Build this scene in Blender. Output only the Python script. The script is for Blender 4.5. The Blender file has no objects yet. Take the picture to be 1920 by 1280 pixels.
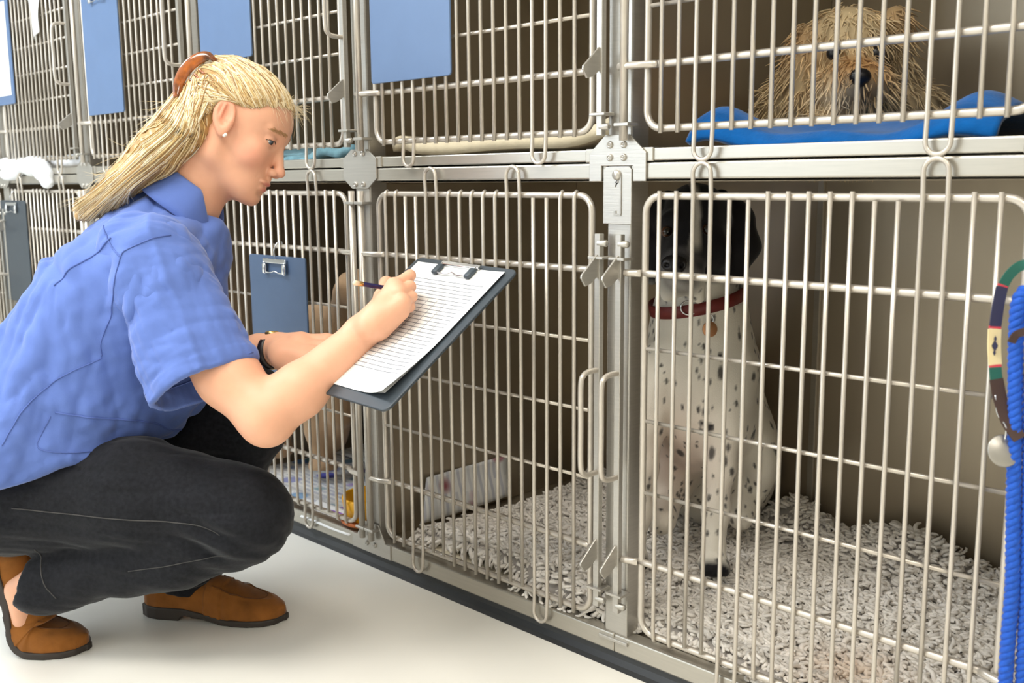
import bpy, bmesh, math, random
import numpy as np
from mathutils import Vector, Matrix
random.seed(7); RNG = np.random.default_rng(7)
scene = bpy.context.scene
COL = scene.collection

# ------------------------------------------------------------------ camera
F_PX = 1905.6; YAW = -.7826; PITCH = .1585; ROLL = -.008
CAM = np.array([0., -1.1608, .7476])
FW = np.array([math.sin(YAW)*math.cos(PITCH), math.cos(YAW)*math.cos(PITCH), -math.sin(PITCH)])
_rt = np.array([math.cos(YAW), -math.sin(YAW), 0.]); _up = np.cross(_rt, FW)
RT = _rt*math.cos(ROLL)+_up*math.sin(ROLL); UP = -_rt*math.sin(ROLL)+_up*math.cos(ROLL)
cam_d = bpy.data.cameras.new('camera'); cam = bpy.data.objects.new('camera', cam_d); COL.objects.link(cam)
cam_d.sensor_width = 36; cam_d.lens = F_PX/1920*36; cam_d.clip_start = .05
cam.matrix_world = Matrix(((RT[0], UP[0], -FW[0], CAM[0]), (RT[1], UP[1], -FW[1], CAM[1]),
                           (RT[2], UP[2], -FW[2], CAM[2]), (0, 0, 0, 1)))
cam_d.dof.use_dof = True; cam_d.dof.focus_distance = 1.62; cam_d.dof.aperture_fstop = 7.1
scene.camera = cam
def P(px, py, t):
    """a point of the place: its direction seen from the tripod and its distance into the room"""
    return CAM + (FW + RT*((px-960)/F_PX) + UP*((640-py)/F_PX))*t

# ------------------------------------------------------------------ world, lights, exposure
world = bpy.data.worlds.new('world'); scene.world = world; world.use_nodes = True
world.node_tree.nodes['Background'].inputs[0].default_value = (.95, .97, 1, 1)
world.node_tree.nodes['Background'].inputs[1].default_value = .3
def area(name, loc, target, sx, sy, power, color):
    d = bpy.data.lights.new(name, 'AREA'); d.shape = 'RECTANGLE'; d.size = sx; d.size_y = sy
    d.energy = power; d.color = color
    o = bpy.data.objects.new(name, d); COL.objects.link(o); o.location = loc
    o.rotation_euler = (Vector(target)-Vector(loc)).to_track_quat('-Z', 'Y').to_euler()
    return o
area('window_daylight', (-2.9, -2.9, 1.55), (-2.3, 0, .7), 2.3, 1.5, 40, (.80, .90, 1))
area('ceiling_lamp_light', (-1.1, -1.25, 2.45), (-1.1, -1.25, 0), 1.2, .6, 30, (1, .95, .87))
area('ceiling_lamp_light', (-3.0, -1.25, 2.45), (-3.0, -1.25, 0), 1.2, .6, 44, (.86, .93, 1))
area('ceiling_lamp_light', (.8, -1.25, 2.45), (.8, -1.25, 0), 1.2, .6, 24, (1, .93, .83))
vs = scene.view_settings
vs.view_transform = 'Standard'; vs.look = 'None'; vs.gamma = 1; vs.use_curve_mapping = False; vs.exposure = .22

# ------------------------------------------------------------------ materials
def s2l(c):
    c = np.array(c, float)/255.
    return tuple(np.where(c <= .04045, c/12.92, ((c+.055)/1.055)**2.4))
def mat(name, col, rough=.5, metal=0., noise=0., nscale=20., bump=0., bscale=60., stretch=(1, 1, 1), vcol=False, sss=0., sheen=0., spec=.5, coat=0., aniso=False):
    m = bpy.data.materials.new(name); m.use_nodes = True; nt = m.node_tree; b = nt.nodes['Principled BSDF']
    L = nt.links.new
    b.inputs['Roughness'].default_value = rough; b.inputs['Metallic'].default_value = metal
    b.inputs['Specular IOR Level'].default_value = spec
    if coat: b.inputs['Coat Weight'].default_value = coat; b.inputs['Coat Roughness'].default_value = .15
    if sss:
        b.inputs['Subsurface Weight'].default_value = sss; b.inputs['Subsurface Radius'].default_value = (.012, .005, .003)
        b.inputs['Subsurface Scale'].default_value = 1.
    if sheen: b.inputs['Sheen Weight'].default_value = sheen; b.inputs['Sheen Roughness'].default_value = .4
    rgb = (*s2l(col), 1)
    b.inputs['Base Color'].default_value = rgb
    tc = nt.nodes.new('ShaderNodeTexCoord'); mp = nt.nodes.new('ShaderNodeMapping'); mp.inputs['Scale'].default_value = stretch
    L(tc.outputs['Object'], mp.inputs['Vector'])
    src = None
    if vcol:
        a = nt.nodes.new('ShaderNodeVertexColor'); a.layer_name = 'Col'; src = a.outputs['Color']
    if noise:
        n = nt.nodes.new('ShaderNodeTexNoise'); n.inputs['Scale'].default_value = nscale; n.inputs['Detail'].default_value = 5
        L(mp.outputs['Vector'], n.inputs['Vector'])
        mr = nt.nodes.new('ShaderNodeMapRange'); mr.inputs['From Min'].default_value = .25; mr.inputs['From Max'].default_value = .75
        mr.inputs['To Min'].default_value = 1-noise; mr.inputs['To Max'].default_value = 1+noise; L(n.outputs['Fac'], mr.inputs['Value'])
        mx = nt.nodes.new('ShaderNodeMix'); mx.data_type = 'RGBA'; mx.blend_type = 'MULTIPLY'; mx.inputs['Factor'].default_value = 1
        if src: L(src, mx.inputs['A'])
        else: mx.inputs['A'].default_value = rgb
        L(mr.outputs['Result'], mx.inputs['B']); src = mx.outputs['Result']
    if src: L(src, b.inputs['Base Color'])
    if bump:
        n2 = nt.nodes.new('ShaderNodeTexNoise'); n2.inputs['Scale'].default_value = bscale; n2.inputs['Detail'].default_value = 4
        L(mp.outputs['Vector'], n2.inputs['Vector'])
        bp = nt.nodes.new('ShaderNodeBump'); bp.inputs['Strength'].default_value = bump; bp.inputs['Distance'].default_value = .002
        L(n2.outputs['Fac'], bp.inputs['Height']); L(bp.outputs['Normal'], b.inputs['Normal'])
    return m
M = {}
M['floor'] = mat('cream_vinyl', (241, 238, 229), .32, noise=.03, nscale=3, bump=.05, bscale=8, spec=.4)
M['wall'] = mat('white_paint', (226, 226, 222), .7, noise=.02, nscale=4)
M['ceiling'] = mat('ceiling_paint', (235, 235, 232), .8)
M['kick'] = mat('dark_rubber', (44, 46, 48), .42, noise=.1, nscale=30)
M['wire'] = mat('wire_steel', (198, 190, 178), .3, .5, noise=.05, nscale=60)
M['brushed'] = mat('brushed_steel', (186, 182, 174), .36, .75, noise=.06, nscale=30, bump=.08, bscale=60, stretch=(.3, 1, 12))
M['rail'] = mat('satin_steel_rail', (182, 177, 166), .32, .7, noise=.05, nscale=20, stretch=(1, 8, 20))
M['panel'] = mat('cage_panel_steel', (172, 160, 140), .36, .7, noise=.09, nscale=7, bump=.1, bscale=50, stretch=(1, 1, .06))
M['grey_steel'] = mat('dull_steel', (168, 164, 156), .4, .75, noise=.05)  # duller steel of its own tone, for the key slot and collar tag
M['glass'] = mat('lamp_diffuser', (255, 255, 250), .4)
M['glass'].node_tree.nodes['Principled BSDF'].inputs['Emission Color'].default_value = (1, .96, .9, 1)
M['glass'].node_tree.nodes['Principled BSDF'].inputs['Emission Strength'].default_value = 1.5

# ------------------------------------------------------------------ mesh helpers
def mesh_data(name, v, f, material=None, smooth=True, colors=None):
    me = bpy.data.meshes.new(name)
    v = np.asarray(v, np.float32)
    if isinstance(f, np.ndarray) and f.ndim == 2:
        n, k = f.shape
        me.vertices.add(len(v)); me.vertices.foreach_set('co', v.ravel())
        me.loops.add(n*k); me.loops.foreach_set('vertex_index', f.astype(np.int32).ravel())
        me.polygons.add(n); me.polygons.foreach_set('loop_start', np.arange(0, n*k, k, dtype=np.int32))
        me.polygons.foreach_set('loop_total', np.full(n, k, np.int32))
        me.update(calc_edges=True)
    else:
        me.from_pydata([tuple(map(float, x)) for x in v], [], [list(map(int, q)) for q in f]); me.update()
    if smooth: me.polygons.foreach_set('use_smooth', np.ones(len(me.polygons), bool))
    if colors is not None:
        c = np.ones((len(v), 4), np.float32); c[:, :3] = colors
        at = me.color_attributes.new('Col', 'FLOAT_COLOR', 'POINT'); at.data.foreach_set('color', c.ravel())
    if material: me.materials.append(M[material] if isinstance(material, str) else material)
    return me
def link(name, data, parent=None, loc=None, rot=None):
    o = bpy.data.objects.new(name, data); COL.objects.link(o)
    if parent: o.parent = parent
    if loc is not None: o.location = tuple(map(float, loc))
    if rot is not None: o.rotation_euler = rot
    return o
def obj(name, v, f, material, parent=None, smooth=True, colors=None, loc=None):
    return link(name, mesh_data(name, v, f, material, smooth, colors), parent, loc)
def tag(o, label=None, cat=None, group=None, kind=None):
    if label: o['label'] = label
    if cat: o['category'] = cat
    if group: o['group'] = group
    if kind: o['kind'] = kind
    return o
def thing(name, label, cat, loc=(0, 0, 0), group=None, rot=None):
    return tag(link(name, None, None, loc, rot), label, cat, group)
def join(*parts):
    V = []; Fc = []; n = 0
    for v, f in parts:
        V.append(np.asarray(v, float)); Fc += [[i+n for i in q] for q in f]; n += len(v)
    return np.vstack(V), Fc
def joinq(parts):
    """join of parts whose faces are equal-sized arrays"""
    V = []; Fc = []; n = 0
    for v, f in parts: V.append(v); Fc.append(np.asarray(f)+n); n += len(v)
    return np.vstack(V), np.vstack(Fc)
def box(x0, x1, y0, y1, z0, z1):
    v = [(x, y, z) for x in (x0, x1) for y in (y0, y1) for z in (z0, z1)]
    return np.array(v, float), [(0, 1, 3, 2), (4, 6, 7, 5), (0, 4, 5, 1), (2, 3, 7, 6), (0, 2, 6, 4), (1, 5, 7, 3)]
def bbox(x0, x1, y0, y1, z0, z1, b=.002, seg=2):
    """box with rounded edges"""
    bm = bmesh.new(); v, f = box(x0, x1, y0, y1, z0, z1)
    vs_ = [bm.verts.new(p) for p in v]
    for q in f: bm.faces.new([vs_[i] for i in q])
    bmesh.ops.recalc_face_normals(bm, faces=bm.faces)
    bmesh.ops.bevel(bm, geom=list(bm.edges), offset=b, segments=seg, affect='EDGES', profile=.5)
    bm.verts.index_update()
    V = np.array([x.co[:] for x in bm.verts]); Fc = [[x.index for x in q.verts] for q in bm.faces]; bm.free()
    return V, Fc
def prism(poly, d, axis='y', at=0., b=0.):
    """polygon (pairs) extruded by d; axis y: pairs are x,z"""
    n = len(poly); V = []
    for k in (0, d):
        for (p, q) in poly:
            V.append({'y': (p, at+k, q), 'x': (at+k, p, q), 'z': (p, q, at+k)}[axis])
    Fc = [list(range(n))[::-1], [n+i for i in range(n)]]+[[i, (i+1) % n, n+(i+1) % n, n+i] for i in range(n)]
    bm = bmesh.new(); vs_ = [bm.verts.new(p) for p in V]
    for q in Fc: bm.faces.new([vs_[i] for i in q])
    bmesh.ops.recalc_face_normals(bm, faces=bm.faces)
    if b: bmesh.ops.bevel(bm, geom=list(bm.edges), offset=b, segments=2, affect='EDGES', profile=.5)
    bm.verts.index_update()
    V = np.array([x.co[:] for x in bm.verts]); Fc = [[x.index for x in q.verts] for q in bm.faces]; bm.free()
    return V, Fc
def tube(pts, r, seg=8, closed=False, cap=True):
    """round wire along a polyline; r a number or one per point"""
    p = np.asarray(pts, float); n = len(p); r = np.broadcast_to(np.asarray(r, float), (n,))
    if closed: t = np.roll(p, -1, 0)-np.roll(p, 1, 0)
    else: t = np.gradient(p, axis=0)
    t /= np.linalg.norm(t, axis=1)[:, None]+1e-12
    a = np.array([0, 0, 1.]) if abs(t[0][2]) < .9 else np.array([1., 0, 0])
    nrm = np.cross(t[0], a); nrm /= np.linalg.norm(nrm); V = []
    for i in range(n):
        nrm = nrm-t[i]*(nrm@t[i]); nrm /= np.linalg.norm(nrm)+1e-12; bn = np.cross(t[i], nrm)
        for k in range(seg):
            an = 2*math.pi*k/seg; V.append(p[i]+r[i]*(nrm*math.cos(an)+bn*math.sin(an)))
    Fc = []
    for i in range(n if closed else n-1):
        j = (i+1) % n
        for k in range(seg):
            l = (k+1) % seg; Fc.append((i*seg+k, i*seg+l, j*seg+l, j*seg+k))
    if cap and not closed: Fc += [tuple(range(seg))[::-1], tuple((n-1)*seg+k for k in range(seg))]
    return np.array(V), Fc
def arc(c, r, a0, a1, n, plane='xz'):
    out = []
    for i in range(n+1):
        a = a0+(a1-a0)*i/n; x, z = c[0]+r*math.cos(a), c[1]+r*math.sin(a); out.append((x, 0, z))
    return out
def smoothpath(pts, n=8):
    """Catmull-Rom through points"""
    p = np.asarray(pts, float); p = np.vstack([2*p[0]-p[1], p, 2*p[-1]-p[-2]]); out = []
    for i in range(1, len(p)-2):
        for k in range(n):
            t = k/n
            out.append(.5*((2*p[i])+(-p[i-1]+p[i+1])*t+(2*p[i-1]-5*p[i]+4*p[i+1]-p[i+2])*t*t+(-p[i-1]+3*p[i]-3*p[i+1]+p[i+2])*t**3))
    out.append(p[-2]); return np.array(out)
def lathe(prof, seg=24):
    """profile of (radius, z) turned about z"""
    V = []; n = len(prof)
    for k in range(seg):
        a = 2*math.pi*k/seg
        for r, z in prof: V.append((r*math.cos(a), r*math.sin(a), z))
    Fc = []
    for k in range(seg):
        l = (k+1) % seg
        for i in range(n-1): Fc.append((k*n+i, l*n+i, l*n+i+1, k*n+i+1))
    return np.array(V), Fc
def grid_faces(n, m, closed=False):
    Fc = []
    for i in range(n-1):
        for j in range(m if closed else m-1):
            k = (j+1) % m; Fc.append((i*m+j, i*m+k, (i+1)*m+k, (i+1)*m+j))
    return np.array(Fc)

# ------------------------------------------------------------------ the room
def struct(name, v, f, material, parent=None, smooth=False):
    o = obj(name, v, f, material, parent, smooth)
    if not parent: o['kind'] = 'structure'
    return o
XL, XR, YB, YF, ZC = -6.2, 2.6, -3.0, .72, 2.5
struct('floor', *box(XL, XR, YB, YF, -.05, 0), 'floor')
struct('ceiling', *box(XL, XR, YB, YF, ZC, ZC+.05), 'ceiling')
struct('wall_cage_side', *box(XL, XR, YF, YF+.08, 0, ZC), 'wall')
struct('wall_right', *box(XR, XR+.08, YB, YF, 0, ZC), 'wall')
struct('wall_left', *box(XL-.08, XL, YB, YF, 0, ZC), 'wall')
wx0, wx1, wz0, wz1 = -4.1, -1.7, .8, 2.3     # window behind the camera
struct('wall_window_side', *join(box(XL, wx0, YB-.08, YB, 0, ZC), box(wx1, XR, YB-.08, YB, 0, ZC), box(wx0, wx1, YB-.08, YB, 0, wz0), box(wx0, wx1, YB-.08, YB, wz1, ZC)), 'wall')
struct('window_1', *join(box(wx0, wx0+.05, YB-.07, YB-.01, wz0, wz1), box(wx1-.05, wx1, YB-.07, YB-.01, wz0, wz1), box(wx0+.05, wx1-.05, YB-.07, YB-.01, wz0, wz0+.05), box(wx0+.05, wx1-.05, YB-.07, YB-.01, wz1-.05, wz1)), 'ceiling')
for lx, where in ((-3.0, 'before the far left cages'), (-1.1, 'behind the kneeling woman'), (.8, 'at the near end of the aisle')):
    o = thing('ceiling_lamp', 'flat rectangular ceiling lamp '+where, 'lamp', (lx, -1.25, ZC), 'ceiling lamps along the aisle')
    obj('housing', *join(box(-.66, -.6, -.36, .36, -.04, 0), box(.6, .66, -.36, .36, -.04, 0), box(-.6, .6, -.36, -.3, -.04, 0), box(-.6, .6, .3, .36, -.04, 0)), 'ceiling', o, False)
    obj('diffuser', *box(-.6, .6, -.3, .3, -.025, -.015), 'glass', o, False)
# dark cove strip along the foot of the cages
BX0, BX1 = -4.9, .45
prof = [(-.012, 0), (.06, 0), (.06, .024), (.004, .024), (.002, .012), (-.004, .004)]
v, f = prism(prof, BX1-BX0, 'x', BX0)
struct('baseboard_front', v, f, 'kick')
# ------------------------------------------------------------------ the bank of cages
PX0, PW = -.935, .61                       # first post and spacing
def post_x(k): return PX0-PW*k
DW = .51; NB = 17; BP = DW/18
# --- frame shared by all cages
fr = thing('cage_bank_frame', 'steel posts, rails and bolted corner brackets framing the two rows of cages', 'frame', (-2., 0, 0))
def fpart(name, v, f, material='brushed', smooth=False, parent=None, data=None, at=(0, 0, 0)):
    o = link(name, data or mesh_data(name, v, f, material, smooth), parent or fr)
    p = np.array(at, float)
    if parent is None: p = p-np.array([-2., 0, 0])
    o.location = tuple(p); return o
post_m = mesh_data('post', *bbox(-.022, .022, .002, .042, .05, 1.5, .0025), 'brushed', False)
rail_up = mesh_data('rail', *bbox(-.277, .277, .001, .028, .7715, .789, .002), 'rail', False)
rail_lo = mesh_data('rail', *bbox(-.283, .283, -.001, .028, .746, .769, .0025), 'rail', False)
sleeve = mesh_data('rail_sleeve', *bbox(-.278, -.243, -.0015, .028, .7705, .790, .0015), 'rail', False)
rail_bt = mesh_data('rail', *bbox(-.305, .305, -.002, .024, .022, .052, .0025), 'rail', False)
rail_top = mesh_data('rail', *bbox(-.283, .283, .001, .028, 1.42, 1.46, .0025), 'rail', False)
scr_v, scr_f = lathe([(0, .004), (.0012, .004), (.0012, .0025), (.0026, .0025), (.0026, .0036), (.0042, .0034), (.0052, .0018), (.0055, 0)], 14)
scr_v = np.stack([scr_v[:, 0], -scr_v[:, 2], scr_v[:, 1]], 1)
screw_m = mesh_data('screw', scr_v, [q[::-1] for q in scr_f], 'brushed')
bk_a = [(-.022, .809), (.022, .809), (.052, .783), (.052, .743), (.029, .743), (.029, .765), (-.029, .765), (-.029, .743), (-.052, .743), (-.052, .783)]
bk_b = [(-.024, .804), (.024, .804), (.05, .787), (.05, .750), (.024, .732), (-.024, .732), (-.05, .750), (-.05, .787)]
bk_c = [(-.06, .0235), (.06, .0235), (.06, .052), (.045, .052), (.024, .085), (-.024, .085), (-.045, .052), (-.06, .052)]
brm = [mesh_data('bracket', *prism(b, .003, 'y', -.0045, .0008), 'brushed', False) for b in (bk_a, bk_b, bk_c)]
key = [(-.026, .682), (.026, .682), (.026, .760), (.021, .764), (-.021, .764), (-.026, .760)]
keym = mesh_data('key_plate', *prism(key, .0025, 'y', -.0035, .0008), 'brushed', False)
slotm = mesh_data('key_slot', *join(prism([(-.003, .741), (.002, .741), (.002, .746), (-.003, .735)], .0015, 'y', -.005), prism([(.006, .697), (.0085, .697), (.0085, .752), (.006, .752)], .0015, 'y', -.005),
    prism([(-.005, .694), (.008, .694), (.008, .697), (-.001, .697), (-.001, .701), (-.005, .701)], .0015, 'y', -.005)), 'grey_steel', False)
knob_v, knob_f = lathe([(0, .005), (.006, .0045), (.0075, .002), (.0075, 0)], 16)
knobm = mesh_data('key_stud', np.stack([knob_v[:, 0], -knob_v[:, 2]-.0035, knob_v[:, 1]+.752], 1), [q[::-1] for q in knob_f], 'brushed')
for k in range(-1, 7):
    x = post_x(k); fpart('post', 0, 0, data=post_m, at=(x, 0, 0))
    if k == 0:
        b = fpart('bracket', 0, 0, data=brm[0], at=(x, 0, 0))
        for sx in (-.010, .010):
            for sz in (.795, .777): fpart('screw', 0, 0, data=screw_m, parent=b, at=(sx*1.25, -.0045, sz))
        kp = fpart('key_plate', 0, 0, data=keym, at=(x, 0, 0))
        fpart('key_slot', 0, 0, data=slotm, parent=kp); fpart('key_stud', 0, 0, data=knobm, parent=kp)
    else:
        b = fpart('bracket', 0, 0, data=brm[1], at=(x, 0, 0))
        for sx in (-.012, .012):
            for sz in (.796, .740): fpart('screw', 0, 0, data=screw_m, parent=b, at=(sx, -.0045, sz))
        b = fpart('bracket', 0, 0, data=brm[2], at=(x, 0, 0))
        for sx in (-.012, .012): fpart('screw', 0, 0, data=screw_m, parent=b, at=(sx, -.0045, .042))
    if k >= 0:
        xc = x+PW/2
        for d in (rail_up, rail_lo, rail_bt, rail_top): fpart('rail', 0, 0, data=d, at=(xc, 0, 0))
        fpart('rail_sleeve', 0, 0, data=sleeve, at=(xc, 0, 0)); fpart('rail_sleeve', 0, 0, data=sleeve, at=(xc+.521, 0, 0))
v, f = bbox(PX0-.028, PX0+.028, -.006, .002, .040, .046, .001)
fpart('post_foot', v, f)

# --- doors
def rrect(w, h, r, z0=0., n=6):
    pts = []
    for cx, cz, a in ((w/2-r, z0+h-r, 0), (-w/2+r, z0+h-r, .5), (-w/2+r, z0+r, 1), (w/2-r, z0+r, 1.5)):
        pts += arc((cx, cz), r, a*math.pi, (a+.5)*math.pi, n)
    return pts
class DoorKit: pass
def door_kit(h, thin, thick):
    k = DoorKit(); k.h = h; k.thin = thin; k.thick = thick
    k.frame = mesh_data('door', *tube(rrect(DW, h, .024), .0052, 10, True), 'wire')
    k.bar = mesh_data('bar', *tube([(0, -.0075, -.007), (0, -.0075, h*.5), (0, -.0075, h-.004), (0, -.006, h+.003), (0, -.001, h+.006)], .0031, 8), 'wire')
    def loop(up):
        s = 1 if up else -1; z1 = h if up else 0.
        e = .004 if up else h-.004
        pts = [(-BP/2, -.0075, e), (-BP/2, -.0078, h/2), (-BP/2, -.0085, z1+s*.006)]
        for i in range(11):
            a = math.pi-math.pi*i/10; pts.append((BP/2*math.cos(a), -.010, z1+s*(.030+BP/2*math.sin(a))))
        pts += [(BP/2, -.0085, z1+s*.006), (BP/2, -.0078, h/2), (BP/2, -.0075, e)]
        return mesh_data('looped_bar', *tube(pts, .0031, 8), 'wire')
    k.up, k.dn = loop(True), loop(False)
    k.cross = mesh_data('crossbar', *tube([(-DW/2, 0, 0), (0, 0, 0), (DW/2, 0, 0)], .003, 8), 'wire')
    xs = [(-DW/2-.040, -.014), (-DW/2-.015, -.013), (-DW/2-.002, -.011), (-DW/2+.016, -.003), (-DW/2+.03, 0), (0, 0), (DW/2-.012, 0), (DW/2+.004, -.006), (DW/2+.028, -.012)]
    k.heavy = mesh_data('heavy_crossbar', *tube(smoothpath([(a, b, 0) for a, b in xs], 3), .0052, 9), 'wire')
    return k
kit_lo = door_kit(.6507, [.218, .325, .433], [.1095, .541])
kit_up = door_kit(.56, [.165, .241, .317, .393], [.0865, .475])
def make_door(kit, parent, z, flip, both_loops):
    h = kit.h
    d = link('door', kit.frame, parent, (0, 0, z+(h if flip else 0)), (0, math.pi if flip else 0, 0))
    bars = set(range(1, 18))
    for a in (3, 14):
        link('looped_bar', kit.dn, d, ((a-8.5)*BP, 0, 0)); bars -= {a, a+1}
    if both_loops:
        for a in (5, 12):
            link('looped_bar', kit.up, d, ((a-8.5)*BP, 0, 0)); bars -= {a, a+1}
    for i in sorted(bars): link('bar', kit.bar, d, ((i-9)*BP, 0, 0))
    for zz in kit.thin: link('crossbar', kit.cross, d, (0, 0, zz))
    for zz in kit.thick: link('heavy_crossbar', kit.heavy, d, (0, 0, zz))
    return d
# --- latch rod with hook plates and pull handle
plate_poly = [(.003, .022), (-.002, .026), (-.036, -.002), (-.037, -.007), (-.028, -.019), (-.016, -.016), (.003, -.004)]
plate_m = mesh_data('latch_plate', *prism(plate_poly, .0035, 'x', -.00175, .0009), 'brushed', False)
def make_latch(parent, x, z0, z1, zl, zh, hz0, hz1):
    rod = link('latch_rod', mesh_data('latch_rod', *bbox(-.0052, .0052, -.005, .005, z0, z1, .0008, 1), 'brushed', False), parent, (x, -.014, 0))
    for z in (zl, zh): link('latch_plate', plate_m, rod, (0, -.004, z))
    pts = smoothpath([(0, -.003, hz0), (0, -.022, hz0), (0, -.034, hz0+.004), (0, -.040, hz0+.018), (0, -.040, (hz0+hz1)/2), (0, -.040, hz1-.018), (0, -.034, hz1-.004), (0, -.022, hz1), (0, -.003, hz1)], 4)
    link('handle', mesh_data('handle', *tube(pts, .0042, 10), 'wire'), rod)
    for z in (z0+.03, z1-.035):
        link('guide_plate', mesh_data('guide_plate', *bbox(-.014, .014, -.010, .014, z-.002, z+.002, .0006, 1), 'brushed', False), rod)
    bolt = lathe([(0, .012), (.0035, .012), (.005, .010), (.005, -.004)], 12)
    for z in (z0+.012, z1-.014):
        v_, f_ = bolt; link('bolt', mesh_data('bolt', np.stack([v_[:, 2]+.004, v_[:, 0]-.001, v_[:, 1]+z], 1), f_, 'brushed'), rod)
    return rod
def make_hinge(parent, x, z0, z1):
    rod = link('hinge_rod', mesh_data('hinge_rod', *tube([(0, 0, z0), (0, 0, z1)], .0062, 12), 'wire'), parent, (x, -.014, 0))
    for z in (z0+.022, z1-.022):
        link('hinge_clip', mesh_data('hinge_clip', *bbox(-.012, .014, -.008, .016, z-.0025, z+.0025, .0008, 1), 'brushed', False), rod)
# --- the cages: shell, door, latch, hinge
LOW = dict(z0=.047, z1=.742); UPP = dict(z0=.784, z1=1.415)
labels = {
 ('lo', 0): 'lower steel cage with the black and white dog sitting behind its barred door',
 ('lo', 1): 'lower steel cage behind the clipboard the woman writes on, fleece rug inside',
 ('lo', 2): 'lower steel cage with a hanging clipboard and a yellow bowl inside',
 ('lo', 3): 'lower steel cage hidden for the most part behind the kneeling woman',
 ('lo', 4): 'lower steel cage at the far left with a dark clipboard on its door',
 ('lo', 5): 'lower steel cage only just showing at the left border',
 ('up', 5): 'upper steel cage only just showing at the left border',
 ('up', 0): 'upper steel cage with the shaggy cream dog lying on a blue blanket',
 ('up', 1): 'upper steel cage with a large blue clipboard and a cream cloth on its floor',
 ('up', 2): 'upper steel cage right behind the woman\'s forehead with teal bedding',
 ('up', 3): 'upper steel cage whose blue clipboard hangs left of the hair clip',
 ('up', 4): 'upper steel cage at the far left with white bedding spilling over its edge'}
shell_cache = {}
def panel(name, args, parent):
    if args not in shell_cache: shell_cache[args] = mesh_data(name, *bbox(*args, .0012, 1), 'panel', False)
    return link(name, shell_cache[args], parent)
for row in ('lo', 'up'):
    zz = LOW if row == 'lo' else UPP
    for b in range(6):
        xc = post_x(b)+PW/2
        c = thing('kennel_cage', labels[(row, b)], 'cage', (xc, 0, 0), 'stacked steel kennel cages')
        z0, z1 = zz['z0'], zz['z1']; h = PW/2-.0015
        panel('floor_panel', (-h, h, .029, .6, z0-.006 if row == 'lo' else z0-.008, z0), c); panel('ceiling_panel', (-h, h, .03, .6, z1, z1+.002), c)
        panel('back_panel', (-h, h, .6, .604, z0, z1), c)
        if not (row == 'lo' and b == 1): panel('side_panel', (h-.003, h, .044, .6, z0, z1), c)
        if not (row == 'lo' and b == 0): panel('side_panel', (-h, -h+.003, .044, .6, z0, z1), c)
        else:
            link('seam_strip', mesh_data('seam_strip', *bbox(-h-.006, -h+.006, .592, .6, z0, z1, .001, 1), 'rail', False), c)
        if row == 'up': panel('front_lip', (-h+.02, h-.02, .03, .034, z1-.012, z1), c)
        if row == 'lo':
            flip = b in (0, 2, 4); make_door(kit_lo, c, .072, flip, True)
            hx = .291 if flip else -.291
            make_hinge(c, hx, .055, .728)
            lx = -.290 if flip else .281
            make_latch(c, lx, .095, .668, .178, .612, .309, .466)
        else:
            make_door(kit_up, c, .815, False, False)
            make_hinge(c, -.286, .80, 1.40); make_latch(c, .283, .808, 1.40, .905, 1.293, 1.005, 1.16)
# ------------------------------------------------------------------ implicit surfaces: blended volumes turned into meshes
f32 = np.float32
def vec(*a): return np.array(a, f32)
def rc(p, a, b, ra, rb):
    a = np.asarray(a, f32); b = np.asarray(b, f32); ba = b-a; pa = p-a
    t = np.clip((pa@ba)/max(float(ba@ba), 1e-12), 0, 1)
    return np.sqrt(((pa-t[:, None]*ba)**2).sum(1))-(ra+(rb-ra)*t)
def sph(p, c, r): return np.sqrt(((p-np.asarray(c, f32))**2).sum(1))-r
def ell(p, c, r, R=None):
    q = p-np.asarray(c, f32)
    if R is not None: q = q@np.asarray(R, f32).T
    r = np.asarray(r, f32); k0 = np.sqrt(((q/r)**2).sum(1)); k1 = np.sqrt(((q/(r*r))**2).sum(1))+1e-9
    return k0*(k0-1)/k1
def smin(a, b, k):
    h = np.clip(.5+.5*(b-a)/k, 0, 1); return b*(1-h)+a*h-k*h*(1-h)
def smax(a, b, k): return -smin(-a, -b, k)
def union(ds, k):
    d = ds[0]
    for e in ds[1:]: d = smin(d, e, k)
    return d
def plane(p, c, n): n = np.asarray(n, f32); n = n/np.linalg.norm(n); return (p-np.asarray(c, f32))@n
def chain(p, pts, rad, k=.01):
    return union([rc(p, pts[i], pts[i+1], rad[i], rad[i+1]) for i in range(len(pts)-1)], k)
def snoise(p, scale, seed=0, octs=1):
    """cheap smooth pseudo noise, about -1..1"""
    r = np.random.default_rng(seed); out = np.zeros(len(p), f32); amp = 1.
    for o in range(octs):
        for i in range(5):
            w = r.normal(size=3).astype(f32); w *= scale*(2**o)/np.linalg.norm(w)*r.uniform(.6, 1.5)
            out += amp*np.sin(p@w+f32(r.uniform(0, 6.28)))
        amp *= .5
    return out/3.
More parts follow.
